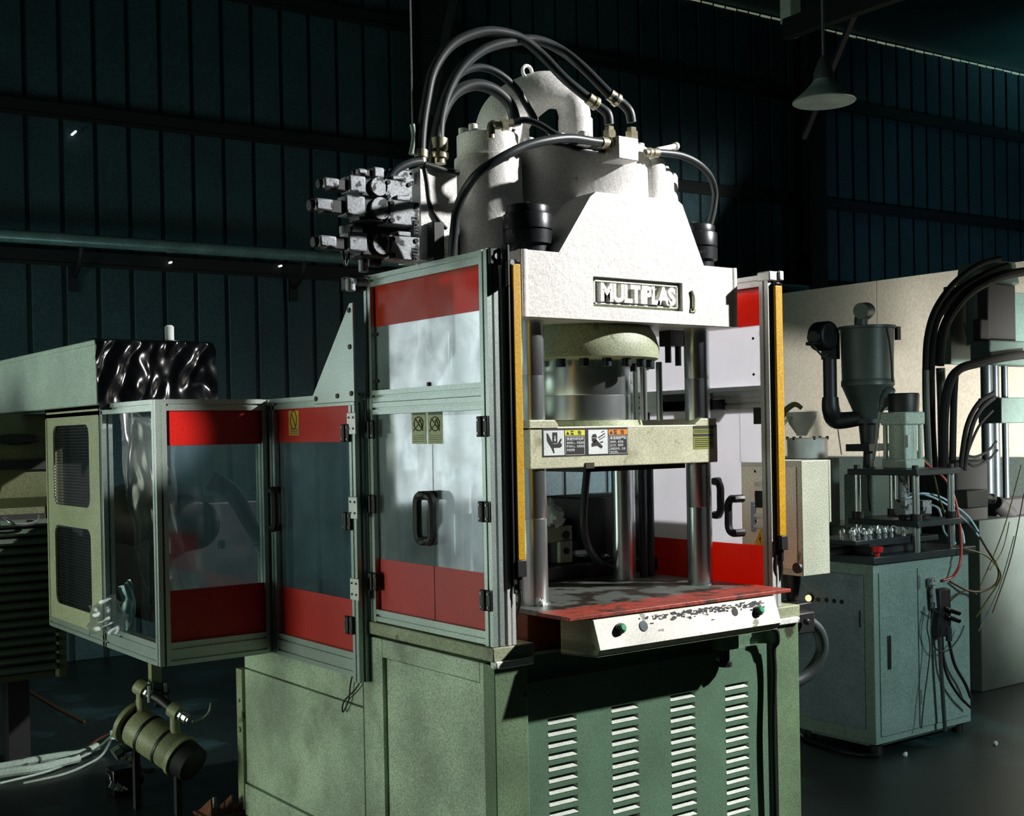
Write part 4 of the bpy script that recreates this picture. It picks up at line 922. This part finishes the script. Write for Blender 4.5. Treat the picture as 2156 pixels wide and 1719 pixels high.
for f, px, py in ((.12, 300, 1482), (.93, 368, 1515)):
    p = a+(b-a)*f; top = p+Vector((0, 0, R_+.075))
    MB().cyl(p+Vector((0, 0, R_*.6)), top, .022, .020, 14).turn(top-ax_*.018+Vector((0, 0, .018)), top+ax_*.03+Vector((0, 0, .018)), [(0, .033), (1, .033)], 16).ob('port', 'olive_tube', O)
    MB().turn(top+ax_*.03+Vector((0, 0, .018)), top+ax_*.085+Vector((0, 0, .018)), [(0, .024), (.3, .024), (.32, .018), (.5, .018), (.52, .023), (.8, .023), (.82, .017), (1, .017)], 8).ob('port_fitting', 'chrome', O)
p0 = a+(b-a)*.22+Vector((0, 0, R_+.085)); p1 = a+(b-a)*.93+Vector((0, 0, R_+.088))
MB().tube([p0, p0*.5+p1*.5+Vector((0, 0, .012)), p1], .021, 12).ob('crossover_hose', 'black', O)
for p in (a, b): MB().box((p.x-.012, p.y+.0, 0), (p.x+.012, p.y+.03, p.z-.06)).ob('stand_leg', 'slot_dark', O)
q = at(330, 1425, y=2.1); MB().box((q.x-.022, 2.1, q.z-.03), (q.x+.022, 2.14, .72)).ob('hanger', 'olive_tube', O)
m = MB()
for px, py, r in ((330, 1445, .018), (326, 1462, .024), (336, 1478, .02), (345, 1455, .012), (343, 1470, .012)):
    q = at(px, py, y=2.08); m.cyl(q-Vector((.02, 0, 0)), q+Vector((.022, 0, -.008)), r, seg=8)
m.ob('valve_cluster', 'dark_steel', O)
m = MB()
for px, py in ((314, 1445), (314, 1462), (348, 1440), (348, 1465)): q = at(px, py, y=2.06); m.cyl(q, q+Vector((0, 0, -.035)), .008, seg=8)
m.ob('terminal_pins', 'cable_pale', O)
F_ = thing('floor_valve', (-.45, 2.1, .0), 'dark valve with bright ringed fittings on the floor below the cooler', 'valve')
q = at(250, 1640, z=.07); MB().box((q.x-.04, q.y-.05, 0), (q.x+.06, q.y+.05, .12)).turn(q+Vector((-.05, 0, .0)), q+Vector((.10, 0, .0)), [(0, .04), (1, .045)], 16).ob('body', 'black_gloss', F_, bevel=.008)
for px, py, dx, dy in ((232, 1652, 1, .5), (258, 1592, 1, .45)):
    a_ = at(px, py, y=q.y-.08); b_ = at(px+36*dx, py+26*dy, y=q.y-.10)
    MB().turn(a_, b_, [(0, .016), (.2, .016), (.22, .011), (.34, .011), (.36, .017), (.55, .017), (.57, .010), (.68, .010), (.7, .014), (1, .006)], 10).ob('fitting', 'chrome', F_)
MB().tube([at(262, 1598, y=q.y-.08), at(290, 1618, y=q.y-.1), at(310, 1625, y=q.y-.1), at(325, 1622, y=q.y-.1)], .010, 8).ob('hose', 'rubber', F_)
m = MB().cyl(at(252, 1578, y=2.2), at(288, 1568, y=2.2), .022, seg=14).cyl(at(240, 1590, y=2.2), at(254, 1580, y=2.2), .03, seg=8); m.ob('pipe_stub', 'dado', F_)
def fcable(pts, r, mat, label, z=None, name='floor_cable'):
    W_ = [at(p[0], p[1], z=(p[2] if len(p) > 2 else r+.002)) for p in pts]
    return MB().tube(W_, r, 10, 8).ob(name, mat, label=label, cat='cable', group='cables on the floor at lower left')
fcable([(-60, 1625), (20, 1612), (80, 1600), (130, 1592), (170, 1587), (205, 1572, .03)], .019, 'cable_pale', 'upper thick pale cable lying on the floor at lower left')
fcable([(-60, 1640), (20, 1627), (60, 1622), (95, 1616), (130, 1606), (165, 1597)], .022, 'cable_pale', 'lower thick pale cable lying on the floor at lower left')
for pts, lb, mt in (([(314, 1438, .42), (298, 1450, .38), (285, 1485, .30), (270, 1520, .22), (240, 1546, .12), (200, 1580, .03), (160, 1600, .01), (100, 1625, .01), (0, 1650, .01)], 'upper thin pale wire dropping from the cooler valves to the floor', 'cable_pale'),
                ([(312, 1458, .38), (296, 1468, .35), (280, 1500, .28), (262, 1530, .18), (238, 1552, .10), (215, 1590, .01), (180, 1612, .01), (130, 1632, .01), (50, 1650, .01)], 'lower thin pale wire dropping from the cooler valves to the floor', 'cable_pale'),
                ([(262, 1520, .15), (240, 1540, .1), (200, 1562, .06), (170, 1590, .01), (130, 1612, .01)], 'rust-brown thin wire bundled with the pale ones', 'tube_brown'),
                ([(-20, 1416), (60, 1455), (120, 1490), (178, 1520)], 'fine wire running straight across dark floor behind the cables', 'tube_brown')):
    fcable(pts, .006, mt, lb, name='floor_wire')
q = at(238, 1548, z=.11); MB().turn(q+Vector((0, 0, -.02)), q+Vector((0, 0, .02)), [(0, .014), (1, .014)], 12).ob('cable_tie', 'tube_pale', label='pale blue tie round the wires near the cooler', cat='cable tie')
MB().tube([at(405, 1520, y=2.0), at(425, 1515, y=2.0), at(440, 1500, y=2.0), at(445, 1480, y=2.0)], .006, 8).ob('drain_hose', 'cable_pale', O)
# machine foot bracket
fb = MB(); q = at(500, 1700, z=0)
a_, b_ = at(468, 1708, z=.02), at(512, 1665, z=.02)
ft = thing('foot_bracket', (-.12, 1.86, 0), 'rusty steel angle foot bolted to the floor at the rear corner of the base', 'bracket')
MB().box((-.17, 1.79, 0), (.02, 1.95, .012)).ob('foot_plate', 'rust', ft, bevel=.002)
for x in (-.06, -.15): MB().prism([(1.80, .012), (1.93, .012), (1.80, .09)], 'x', x, x+.008).ob('gusset', 'rust', ft, smooth=0)
MB().cyl((-.10, 1.88, .012), (-.10, 1.88, .07), .009, seg=10).cyl((-.10, 1.88, .012), (-.10, 1.88, .03), .018, seg=6).ob('anchor_bolt', 'steel', ft)
MB().box((-.012, 1.785, .02), (.02, 1.84, .60)).cyl((-.02, 1.81, .35), (-.012, 1.81, .35), .012, seg=10).cyl((-.02, 1.81, .47), (-.012, 1.81, .47), .008, seg=10).ob('corner_strip', 'sage', PR, bevel=.002)

# ================================================================== right-hand side
CXN, CYN = 2.694, .702
K = thing('steel_cabinet', (3.07, .95, 0), 'blue-green steel cabinet with two doors standing on the floor at right', 'cabinet')
MB().box((CXN, CYN, .05), (3.455, 1.20, .905)).box((CXN+.03, CYN+.03, .03), (3.42, 1.17, .06)).ob('body', 'cabinet_green', K, bevel=.004)
MB().box((CXN-.006, CYN+.055, .115), (CXN, 1.16, .850)).ob('side_door', 'cabinet_blue', K, bevel=.003, label='blue-grey side panel')
for x0, x1 in ((CXN+.035, 3.020), (3.028, 3.43)):
    d_ = MB().box((x0, CYN-.007, .085), (x1, CYN, .862)).ob('front_door', 'cabinet_green', K, bevel=.003)
    if x1 < 3.1: MB().box((x0+.05, CYN-.012, .40), (x0+.075, CYN-.006, .56)).ob('flush_handle', 'black', d_, bevel=.002)
for z in (.20, .76): MB().cyl((3.024, CYN-.012, z), (3.024, CYN-.012, z+.07), .007, seg=10).ob('hinge', 'steel', K)
MB().box((CXN-.008, .775, .60), (CXN-.005, .785, .68)).ob('side_latch', 'black', K)
MB().box((CXN-.02, CYN-.02, .905), (3.49, 1.26, .940)).ob('worktop', 'dark_steel', K, bevel=.003)
for x, y in ((CXN+.05, CYN+.04), (3.40, CYN+.04), (CXN+.05, 1.14), (3.4, 1.14)): MB().cyl((x, y, 0), (x, y, .04), .03, seg=14).ob('foot', 'black', K)
for px, py in ((1722, 1263), (1740, 1264), (1756, 1266), (1772, 1268)):
    q = at(px, py, x=CXN-.008); MB().cyl((CXN-.010, q.y, q.z), (CXN-.005, q.y, q.z), .011, seg=14).ob('button_hole', 'slot_dark', K)
q = at(1703, 1260, x=CXN-.02); MB().cyl((CXN-.006, q.y, q.z), (CXN-.02, q.y, q.z), .020, seg=18).ob('lamp_ring', 'black', K)
MB().ball((CXN-.022, q.y, q.z), .016, 14).ob('indicator_lamp', 'lamp_amber', K, label='glowing amber indicator lamp')
# press rig on the cabinet
n0 = at(1930, 1163, z=.94); r0 = at(2008, 1152, z=.94)
Rg = thing('pneumatic_rig', (3.2, 1.0, .94), 'small four-post pneumatic rig with dark plates standing on the steel cabinet', 'press rig')
RX0, RX1, RY0, RY1 = at(1930, 1163, z=.94).x, 0, at(1930, 1163, z=.94).y, 0
RX1 = at(2003, 1100, y=RY0).x; RY1 = at(1806, 1075, x=RX0).y
for x in (RX0, RX1):
    for y in (RY0, RY1):
        MB().turn((x, y, .94), (x, y, 1.335), [(0, .017), (1, .017)], 20).ob('post', 'chrome', Rg)
        MB().turn((x, y, 1.085), (x, y, 1.125), [(0, .028), (1, .028)], 18).ob('collar', 'black', Rg); MB().turn((x, y, 1.342), (x, y, 1.362), [(0, .016), (1, .016)], 8).ob('post_nut', 'black', Rg)
e_ = .035
MB().box((RX0-e_, RY0-e_, 1.312), (RX1+e_, RY1+e_, 1.342)).ob('top_plate', 'dark_steel', Rg, bevel=.003)
MB().box((RX0-e_, RY0-e_, 1.062), (RX1+e_, RY1+e_, 1.092)).ob('middle_plate', 'dark_steel', Rg, bevel=.003)
cx_ = (RX0+RX1)/2; cy_ = (RY0+RY1)/2
MB().box((cx_-.075, cy_-.075, 1.342), (cx_+.075, cy_+.075, 1.39)).ob('cylinder_head', 'silver_green', Rg, bevel=.008); MB().box((cx_-.078, cy_-.078, 1.56), (cx_+.078, cy_+.078, 1.625)).ob('cylinder_head', 'silver_green', Rg, bevel=.008)
m = MB().cyl((cx_, cy_, 1.39), (cx_, cy_, 1.56), .068, seg=32)
for dx in (-.06, .06):
    for dy in (-.06, .06): m.cyl((cx_+dx, cy_+dy, 1.39), (cx_+dx, cy_+dy, 1.56), .012, seg=10)
m.ob('air_cylinder', 'silver_green', Rg)
MB().turn((cx_+.01, cy_, 1.625), (cx_+.01, cy_, 1.72), [(0, .075), (.9, .078), (1, .074)], 28).ob('cap', 'black', Rg)
MB().box((cx_-.07, cy_-.081, 1.45), (cx_-.05, cy_-.07, 1.51)).ob('label', 'label_white', Rg)
MB().cyl((cx_, cy_, 1.09), (cx_, cy_, 1.32), .028, seg=20).box((cx_-.11, cy_-.09, 1.10), (cx_-.03, cy_-.02, 1.19)).box((cx_+.02, cy_-.1, 1.11), (cx_+.09, cy_-.04, 1.18)).ob('ram_block', 'valve', Rg, bevel=.004)
MB().box((cx_-.16, cy_-.14, 1.105), (cx_+.02, cy_-.08, 1.118)).cyl((cx_-.15, cy_-.11, 1.092), (cx_-.15, cy_-.11, 1.11), .012).cyl((cx_+.0, cy_-.11, 1.092), (cx_+.0, cy_-.11, 1.11), .012).ob('clamp_bar', 'black', Rg, bevel=.002)
MB().box((CXN-.0, RY0+.02, .985), (RX1-.08, RY1+.02, 1.012)).box((CXN+.06, RY0+.06, .94), (RX1-.12, RY1, .985)).ob('lower_plate', 'dark_steel', Rg, bevel=.003)
q = at(1846, 1165, y=CYN+.015); MB().turn((q.x, CYN+.015, .94), (q.x, CYN+.015, .985), [(0, .014), (.4, .014), (.45, .027), (1, .030)], 18).ob('stop_button', 'red_button', Rg, label='red mushroom button')
MB().cyl((CXN-.14, CYN+.18, .962), (CXN+.10, CYN+.18, .962), .018, seg=16).ob('side_rod', 'steel', Rg)
# sliding tray with shiny fittings
tz = 1.012
MB().box((CXN-.10, CYN+.02, 1.000), (CXN+.36, CYN+.30, 1.020)).ob('tray_plate', 'dark_steel', Rg, bevel=.002)
proto = None; rnd = random.Random(5)
for i in range(7):
    for j in range(2):
        x = CXN-.06+i*.060+rnd.uniform(-.008, .008); y = CYN+.06+j*.07+rnd.uniform(-.012, .012)
        if proto is None:
            proto = thing('metal_fitting', (x, y, 1.020), '', 'fitting', 'shiny fittings on the rig tray')
            MB().turn((x, y, 1.020), (x, y, 1.060), [(0, .012), (.3, .012), (.32, .008), (.6, .008), (.62, .014), (1, .012)], 12).ob('stem', 'chrome', proto)
            MB().tube([(x, y, 1.055), (x+.006, y, 1.068), (x+.018, y, 1.066), (x+.024, y, 1.05)], .006, 8, 3).ob('elbow', 'chrome', proto)
            o = proto
        else:
            o = copy_tree(proto); o.location = (x, y, 1.020); o.rotation_euler.z = rnd.uniform(0, 6)
        o['label'] = 'bright metal fitting in the row on the dark rig tray'
# clear regulator and its hoses near the rig
q = at(1868, 835, y=1.02)
rgl = thing('air_gun', (q.x, q.y, q.z), 'shiny chromed air tool hanging in front of the grey hopper', 'air tool')
d1 = at(1888, 795, y=1.02)-at(1852, 870, y=1.02)
a_ = at(1853, 868, y=1.02); d_ = d1.normalized()
MB().turn(a_, a_+d_*.16, [(0, .014), (.15, .018), (.3, .032), (.75, .036), (.92, .028), (1, .012)], 20).ob('body', 'chrome', rgl)
MB().turn(a_+Vector((.045, 0, .01)), a_+Vector((.055, 0, .10)), [(0, .012), (.3, .026), (.8, .026), (1, .01)], 16).ob('cup', 'silver_green', rgl)
MB().tube([at(1853, 868, y=1.02), at(1850, 890, y=1.02), at(1845, 930, y=1.02), at(1838, 970, y=1.02), at(1836, 985, y=1.02)], [.010, .008, .008, .009, .014], 10).ob('flex_hose', 'silver_green', rgl)
MB().tube([at(1880, 805, y=1.02), at(1876, 740, y=1.02), at(1868, 690, y=1.04)], .007, 8).ob('hanger_hose', 'black', rgl)
# pneumatic tubes
def tube(pts, y, r, mat, label, grp='pneumatic tubes on the rig', nm='air_tube'):
    W_ = P_(pts, y); return MB().tube(W_, r, 8, 8).ob(nm, mat, label=label, cat='tube', group=grp)
tube([(1905, 1055), (1935, 1040), (1975, 1045), (2010, 1065), (2040, 1090), (2060, 1120)], [.92, .90, .86, .82, .78, .74], .0055, 'tube_pale', 'upper pale blue air tube arching right from the rig')
tube([(1900, 1040), (1945, 1042), (1985, 1058), (2020, 1085), (2045, 1110), (2062, 1132)], [.95, .92, .88, .84, .78, .74], .0055, 'tube_pale', 'second pale blue air tube arching right from the rig')
tube([(1903, 1060), (1950, 1060), (1985, 1075), (2012, 1095), (2026, 1120), (2030, 1145)], [.92, .9, .86, .8, .72, .68], .0055, 'tube_pale', 'third pale air tube bending down to the worktop edge')
tube([(1940, 1062), (1972, 1068), (1982, 1090), (1988, 1120), (2000, 1135), (2012, 1145)], [.9, .86, .82, .78, .72, .68], .0055, 'tube_pale', 'fourth pale air tube hooking down near the right post')
tube([(1895, 925), (1925, 952), (1955, 980), (1990, 1010), (2010, 1050), (2020, 1100), (2024, 1150), (2020, 1190), (2005, 1215), (1985, 1222)], [.9, .86, .82, .78, .74, .70, .66, .64, .66, .68], .0065, 'tube_red', 'red air tube looping from the air cylinder down to the cabinet valves')
tube([(1890, 905), (1920, 940), (1955, 978), (1968, 1010), (1978, 1050), (1990, 1085)], [.9, .86, .82, .82, .84, .86], .005, 'tube_olive', 'olive air tube beside the red one at the rig top')
tube([(2062, 1130), (2080, 1160), (2098, 1190), (2103, 1210), (2095, 1232), (2070, 1245), (2040, 1245), (2000, 1225)], [.74, .70, .68, .66, .66, .66, .66, .68], .006, 'tube_brown', 'brown air tube hanging in a wide loop over the cabinet right edge')
tube([(2010, 1150), (2040, 1158), (2075, 1170), (2100, 1195), (2106, 1220), (2080, 1262), (2055, 1300)], [.68, .66, .66, .66, .66, .68, .7], .004, 'tube_olive', 'thin olive air tube curling past the cabinet right edge')
tube([(1990, 1300), (1998, 1270), (2030, 1245), (2056, 1252)], [.66, .66, .66, .66], .004, 'tube_brown', 'short brown tube curl at the cabinet valves')
for i, (x0, y0, x1, y1) in enumerate(((2150, 980, 2062, 1240), (2156, 1040, 2090, 1290), (2135, 1130, 2060, 1330), (2125, 1100, 2085, 1200))):
    tube([(x0, y0), ((x0+x1)/2+6, (y0+y1)/2+8), (x1, y1)], [.9, .8, .7], .003, ('tube_olive', 'tube_brown', 'dado', 'tube_olive')[i], ('leftmost', 'second', 'third pale', 'short fourth')[i]+' slanting thin line at the lower right edge', 'slanting lines at the right edge')
# valve manifold on cabinet front with hanging cables
V = thing('air_valve_set', (3.2, .66, .6), 'black pneumatic valve set fixed on the cabinet front with dangling hoses', 'air valves')
y_ = CYN-.03
q0, q1 = at(1962, 1225, y=y_), at(1998, 1345, y=y_)
MB().box((q0.x+.02, y_-.03, q1.z+.02), (q1.x-.02, CYN-.006, q0.z-.04)).ob('valve_body', 'black', V, bevel=.006)
MB().turn(at(1961, 1218, y=y_), at(1966, 1280, y=y_), [(0, .018), (.2, .022), (.25, .014), (1, .016)], 12).ob('regulator', 'valve', V)
for py in (1290, 1306):
    MB().cyl(at(1988, py-8, y=y_-.03), at(2020, py+2, y=y_-.05), .012, seg=12).ball(at(1998, py-6, y=y_-.045), .007, 8).ob('solenoid', 'black_gloss', V)
MB().turn(at(1998, 1322, y=y_-.03), at(1998, 1350, y=y_-.03), [(0, .014), (1, .016)], 12).ob('filter_bowl', 'dark_steel', V)
for k, pts in enumerate(([(1978, 1300), (1980, 1380), (1984, 1450), (1990, 1540)], [(1983, 1330), (1990, 1410), (2015, 1460), (2043, 1490)], [(1998, 1350), (2010, 1400), (2032, 1440), (2044, 1470)], [(1962, 1270), (1952, 1320), (1958, 1370), (1945, 1480), (1940, 1535)])):
    MB().tube(P_(pts, y_-.02), (.010, .007, .008, .003)[k], 8).ob('hanging_hose', 'black' if k else 'rubber', V)
MB().tube(P_([(1968, 1270), (1960, 1330), (1972, 1368), (1995, 1370), (2018, 1345), (2030, 1318)], y_-.03), .0035, 6).tube(P_([(1958, 1280), (1975, 1290), (1990, 1300)], y_-.03), .0035, 6).ob('wire', 'dark_steel', V)
# floor ring/cable by the cabinet foot
MB().tube([at(1682, 1545, z=.012), at(1700, 1560, z=.012), at(1740, 1575, z=.012), at(1800, 1590, z=.012), at(1850, 1592, z=.012)], .009, 8).ob('floor_cable', 'black_gloss', label='glossy black cable lying along the foot of the steel cabinet', cat='cable')
for k, (px, py) in enumerate(((2096, 1566), (1906, 1590))): crumple(at(px, py, z=.008), .012, 20+k, 8).ob('paper_scrap', 'fabric_white', label=('small white scrap on the dark floor at far right', 'small white scrap on the floor by the cabinet front')[k], cat='scrap')

# hopper dryer in front of the cream partition
D = 7.0; hp = at(1825, 690, d=D); hx, hy = hp.x, hp.y; hz = lambda py: at(1825, py, d=D).z
Hp = thing('hopper_dryer', (hx, hy, hz(1000)), 'dark grey hopper dryer drum with cone and blower before the cream partition', 'hopper')
HR = .150
MB().turn((hx, hy, hz(812)), (hx, hy, hz(688)), [(0, HR*.97), (.08, HR*.97), (.1, HR*.94), (.95, HR*.97), (.955, HR*1.06), (1, HR*1.06)], 40).ob('drum', 'hopper_grey', Hp)
MB().turn((hx, hy, hz(885)), (hx, hy, hz(812)), [(0, HR*.42), (.95, HR*.93), (1, HR*.97)], 40).ob('cone', 'hopper_grey', Hp)
MB().turn((hx, hy, hz(892)), (hx, hy, hz(883)), [(0, HR*.62), (1, HR*.62)], 24).turn((hx, hy, hz(935)), (hx, hy, hz(890)), [(0, .045), (1, .055)], 20).box((hx-.10, hy-.08, hz(950)), (hx+.12, hy+.08, hz(935))).turn((hx, hy, hz(1000)), (hx, hy, hz(950)), [(0, .06), (.3, .035), (1, .03)], 16).ob('throat', 'valve_dark', Hp)
q = at(1803, 668, d=D); 
MB().tube([(hx-.05, hy, hz(692)), (hx-.045, hy, hz(670)), (hx-.015, hy-.02, hz(655)), at(1812, 655, d=D-.1)], [.035, .038, .042, .045], 16).ob('return_pipe', 'hopper_grey', Hp)
bq = at(1735, 708, d=D); 
MB().turn(bq+Vector((.0, -.05, 0)), bq+Vector((.0, .06, 0)), [(0, .07), (.1, .082), (.9, .082), (1, .07)], 28).cyl(bq+Vector((-.11, -.01, -.01)), bq+Vector((-.02, 0, -.01)), .04, seg=20).box(bq+Vector((-.125, -.03, -.055)), bq+Vector((-.05, .03, -.035))).ob('blower', 'black', Hp, bevel=.006)
MB().box((bq.x+.02, bq.y-.04, hz(755)), (bq.x+.085, bq.y+.04, hz(700))).cyl((bq.x+.045, bq.y, hz(842)), (bq.x+.045, bq.y, hz(750)), .038, seg=20).tube([(bq.x+.045, bq.y, hz(835)), (bq.x+.05, bq.y, hz(862)), (bq.x+.10, bq.y, hz(884)), (hx-.05, hy, hz(880))], [.045, .05, .05, .04], 16).ob('air_duct', 'valve_dark', Hp)
MB().tube(P_([(1708, 722), (1722, 740), (1735, 752), (1742, 745)], bq.y), .006, 8).ob('drain_pipe', 'hopper_grey', Hp)
MB().box((hx+.10, hy-.13, hz(718)), (hx+.13, hy-.11, hz(690))).ob('latch', 'black', Hp)
# support column down to the floor under the hopper
MB().box((hx+.03, hy-.02, 0), (hx+.45, hy+.55, .985)).box((hx-.1, hy-.1, .98), (hx+.12, hy+.1, hz(998))).ob('grey_machine_body', 'dado', bevel=.01, label='grey machine body carrying the hopper behind the cabinet', cat='machine')
# glass dish and steel canister
D2 = 7.3; kk = 7.3/6.2; q = at(1700, 950, d=D2)
kc = thing('steel_canister', (q.x, q.y, at(1700, 972, d=D2).z), 'round polished canister on a stand right of the yellow bar', 'canister')
zt, zb2 = at(1700, 922, d=D2).z, at(1700, 965, d=D2).z
MB().turn((q.x, q.y, zb2), (q.x, q.y, zt), [(0, .098*kk), (.95, .100*kk), (1, .104*kk)], 40).ob('drum', 'glass_dish', kc)
m = MB()
for k in range(6): a = k*pi/3; m.box((q.x+.098*kk*cos(a)-.006, q.y+.098*kk*sin(a)-.006, zt-.012), (q.x+.098*kk*cos(a)+.006, q.y+.098*kk*sin(a)+.006, zt+.008))
m.ob('clips', 'black', kc, kind='stuff')
MB().box((q.x-.12, q.y-.1, .0), (q.x+.16, q.y+.2, zb2-.002)).ob('stand', 'dado', kc)
bw = at(1688, 890, d=D2); z0_, z1_ = at(1690, 918, d=D2).z, at(1688, 868, d=D2).z
MB().turn((bw.x, bw.y, z0_), (bw.x, bw.y, z1_), [(a_, b_*kk) for a_, b_ in ((0, .025), (.1, .03), (.5, .062), (.85, .078), (1, .080), (1, .074), (.55, .055), (.2, .02))], 32).ob('glass_bowl', 'glass_dish', label='pale glass funnel bowl standing over the polished canister', cat='bowl')
MB().tube([at(1640, 905, d=D2), at(1650, 870, d=D2), at(1672, 852, d=D2), at(1688, 860, d=D2)], [.018, .018, .016, .012], 12).ob('suction_pipe', 'olive_tube', label='bent beige pipe arching into the glass bowl', cat='pipe')
MB().tube([at(1640, 920, d=D2-.05), at(1652, 890, d=D2-.05), at(1668, 880, d=D2-.05)], .010, 10).ob('suction_pipe', 'beige_elec', label='lower thin beige pipe beside the yellow bar', cat='pipe')
MB().tube([at(1757, 868, x=XP-.06), at(1762, 890, x=XP-.06), at(1772, 958, x=XP-.06)], .006, 6).ob('wall_wire', 'black', label='thin black wire hanging down the cream partition by the hopper', cat='wire')
MB().tube([at(1829, 975, d=7.0), at(1829, 1000, d=6.9), at(1829, 1040, d=6.7), at(1832, 1075, d=6.6)], .006, 6).ob('hanging_wire', 'black', label='thin black wire below the hopper, seen between the rig posts', cat='wire')

# far press at the right edge
Q_ = thing('far_press', (4.9, 1.5, 0), 'second dark green press partly cut by the right edge', 'press')
FY = 1.3
def fp(px, py): return at(px, py, y=FY)
a, b = fp(2085, 715), fp(2156, 770)
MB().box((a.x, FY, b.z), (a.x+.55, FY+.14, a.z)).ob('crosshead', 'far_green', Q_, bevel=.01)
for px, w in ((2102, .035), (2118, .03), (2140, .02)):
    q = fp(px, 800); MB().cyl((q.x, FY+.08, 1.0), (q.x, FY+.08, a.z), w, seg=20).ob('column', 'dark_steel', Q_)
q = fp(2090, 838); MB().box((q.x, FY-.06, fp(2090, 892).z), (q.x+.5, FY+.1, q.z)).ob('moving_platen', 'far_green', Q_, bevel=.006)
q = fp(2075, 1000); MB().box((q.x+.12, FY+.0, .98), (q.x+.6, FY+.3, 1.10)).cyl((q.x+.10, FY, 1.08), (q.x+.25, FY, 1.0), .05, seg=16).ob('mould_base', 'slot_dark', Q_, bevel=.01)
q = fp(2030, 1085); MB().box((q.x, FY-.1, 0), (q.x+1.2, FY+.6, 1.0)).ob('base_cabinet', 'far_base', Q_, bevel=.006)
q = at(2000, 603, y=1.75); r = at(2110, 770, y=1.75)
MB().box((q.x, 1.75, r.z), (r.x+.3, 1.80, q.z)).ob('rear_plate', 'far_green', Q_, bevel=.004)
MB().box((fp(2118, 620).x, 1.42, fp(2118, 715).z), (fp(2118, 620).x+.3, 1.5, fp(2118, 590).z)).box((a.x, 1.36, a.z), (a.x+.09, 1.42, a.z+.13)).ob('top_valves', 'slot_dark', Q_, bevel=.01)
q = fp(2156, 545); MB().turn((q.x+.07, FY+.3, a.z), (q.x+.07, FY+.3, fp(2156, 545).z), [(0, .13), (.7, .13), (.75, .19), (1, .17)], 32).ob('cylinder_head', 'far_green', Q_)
MB().tube(P_([(2030, 680), (2040, 720), (2065, 735), (2085, 715), (2088, 695)], 1.72), .005, 6).ob('rear_cable', 'black', Q_)
grp = 'hoses of the far press'
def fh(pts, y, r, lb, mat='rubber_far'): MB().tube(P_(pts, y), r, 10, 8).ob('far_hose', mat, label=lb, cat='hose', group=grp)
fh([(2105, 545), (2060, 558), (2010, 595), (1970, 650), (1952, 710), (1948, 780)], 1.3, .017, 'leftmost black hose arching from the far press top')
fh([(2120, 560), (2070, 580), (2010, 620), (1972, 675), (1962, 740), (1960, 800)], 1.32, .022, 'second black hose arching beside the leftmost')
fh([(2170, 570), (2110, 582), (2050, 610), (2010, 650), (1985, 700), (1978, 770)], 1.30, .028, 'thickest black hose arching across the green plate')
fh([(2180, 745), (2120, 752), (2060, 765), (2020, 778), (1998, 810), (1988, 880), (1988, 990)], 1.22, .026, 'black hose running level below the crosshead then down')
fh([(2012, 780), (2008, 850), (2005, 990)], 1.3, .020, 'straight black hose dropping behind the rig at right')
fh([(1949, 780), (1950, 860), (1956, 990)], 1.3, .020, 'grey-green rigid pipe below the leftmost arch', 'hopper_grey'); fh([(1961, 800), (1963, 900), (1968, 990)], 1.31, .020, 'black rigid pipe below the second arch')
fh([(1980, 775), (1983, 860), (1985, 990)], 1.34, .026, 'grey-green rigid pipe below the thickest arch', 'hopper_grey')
for k, (pts, lb) in enumerate((([(2092, 828), (2060, 850), (2035, 900), (2022, 985)], 'outer thin black hose bowing left of the far platen'), ([(2092, 838), (2065, 862), (2045, 905), (2030, 990)], 'inner thin black hose bowing left of the far platen'),
        ([(2098, 930), (2080, 950), (2055, 962), (2038, 960)], 'upper small loop of cable left of the far column'), ([(2100, 948), (2085, 965), (2060, 980), (2042, 978), (2036, 960), (2060, 900), (2090, 865)], 'lower small loop of cable left of the far column'))):
    fh(pts, 1.25, (.014, .014, .008, .008)[k], lb)
q = at(2040, 1020, y=1.25); MB().box((q.x-.12, 1.25, .98), (q.x+.2, 1.6, 1.35)).ob('far_machine_block', 'slot_dark', label='black block of machinery between the rig and the far press', cat='machine', bevel=.02)
q = at(2070, 1050, y=1.0); m = MB().box((q.x-.15, 1.0, q.z-.05), (q.x+.05, 1.1, q.z+.05)).cyl((q.x+.05, 1.05, q.z), (q.x+.14, 1.05, q.z-.01), .025, seg=12).ball((q.x+.16, 1.05, q.z-.01), .03, 10); m.ob('far_valve', 'black', Q_, bevel=.006)
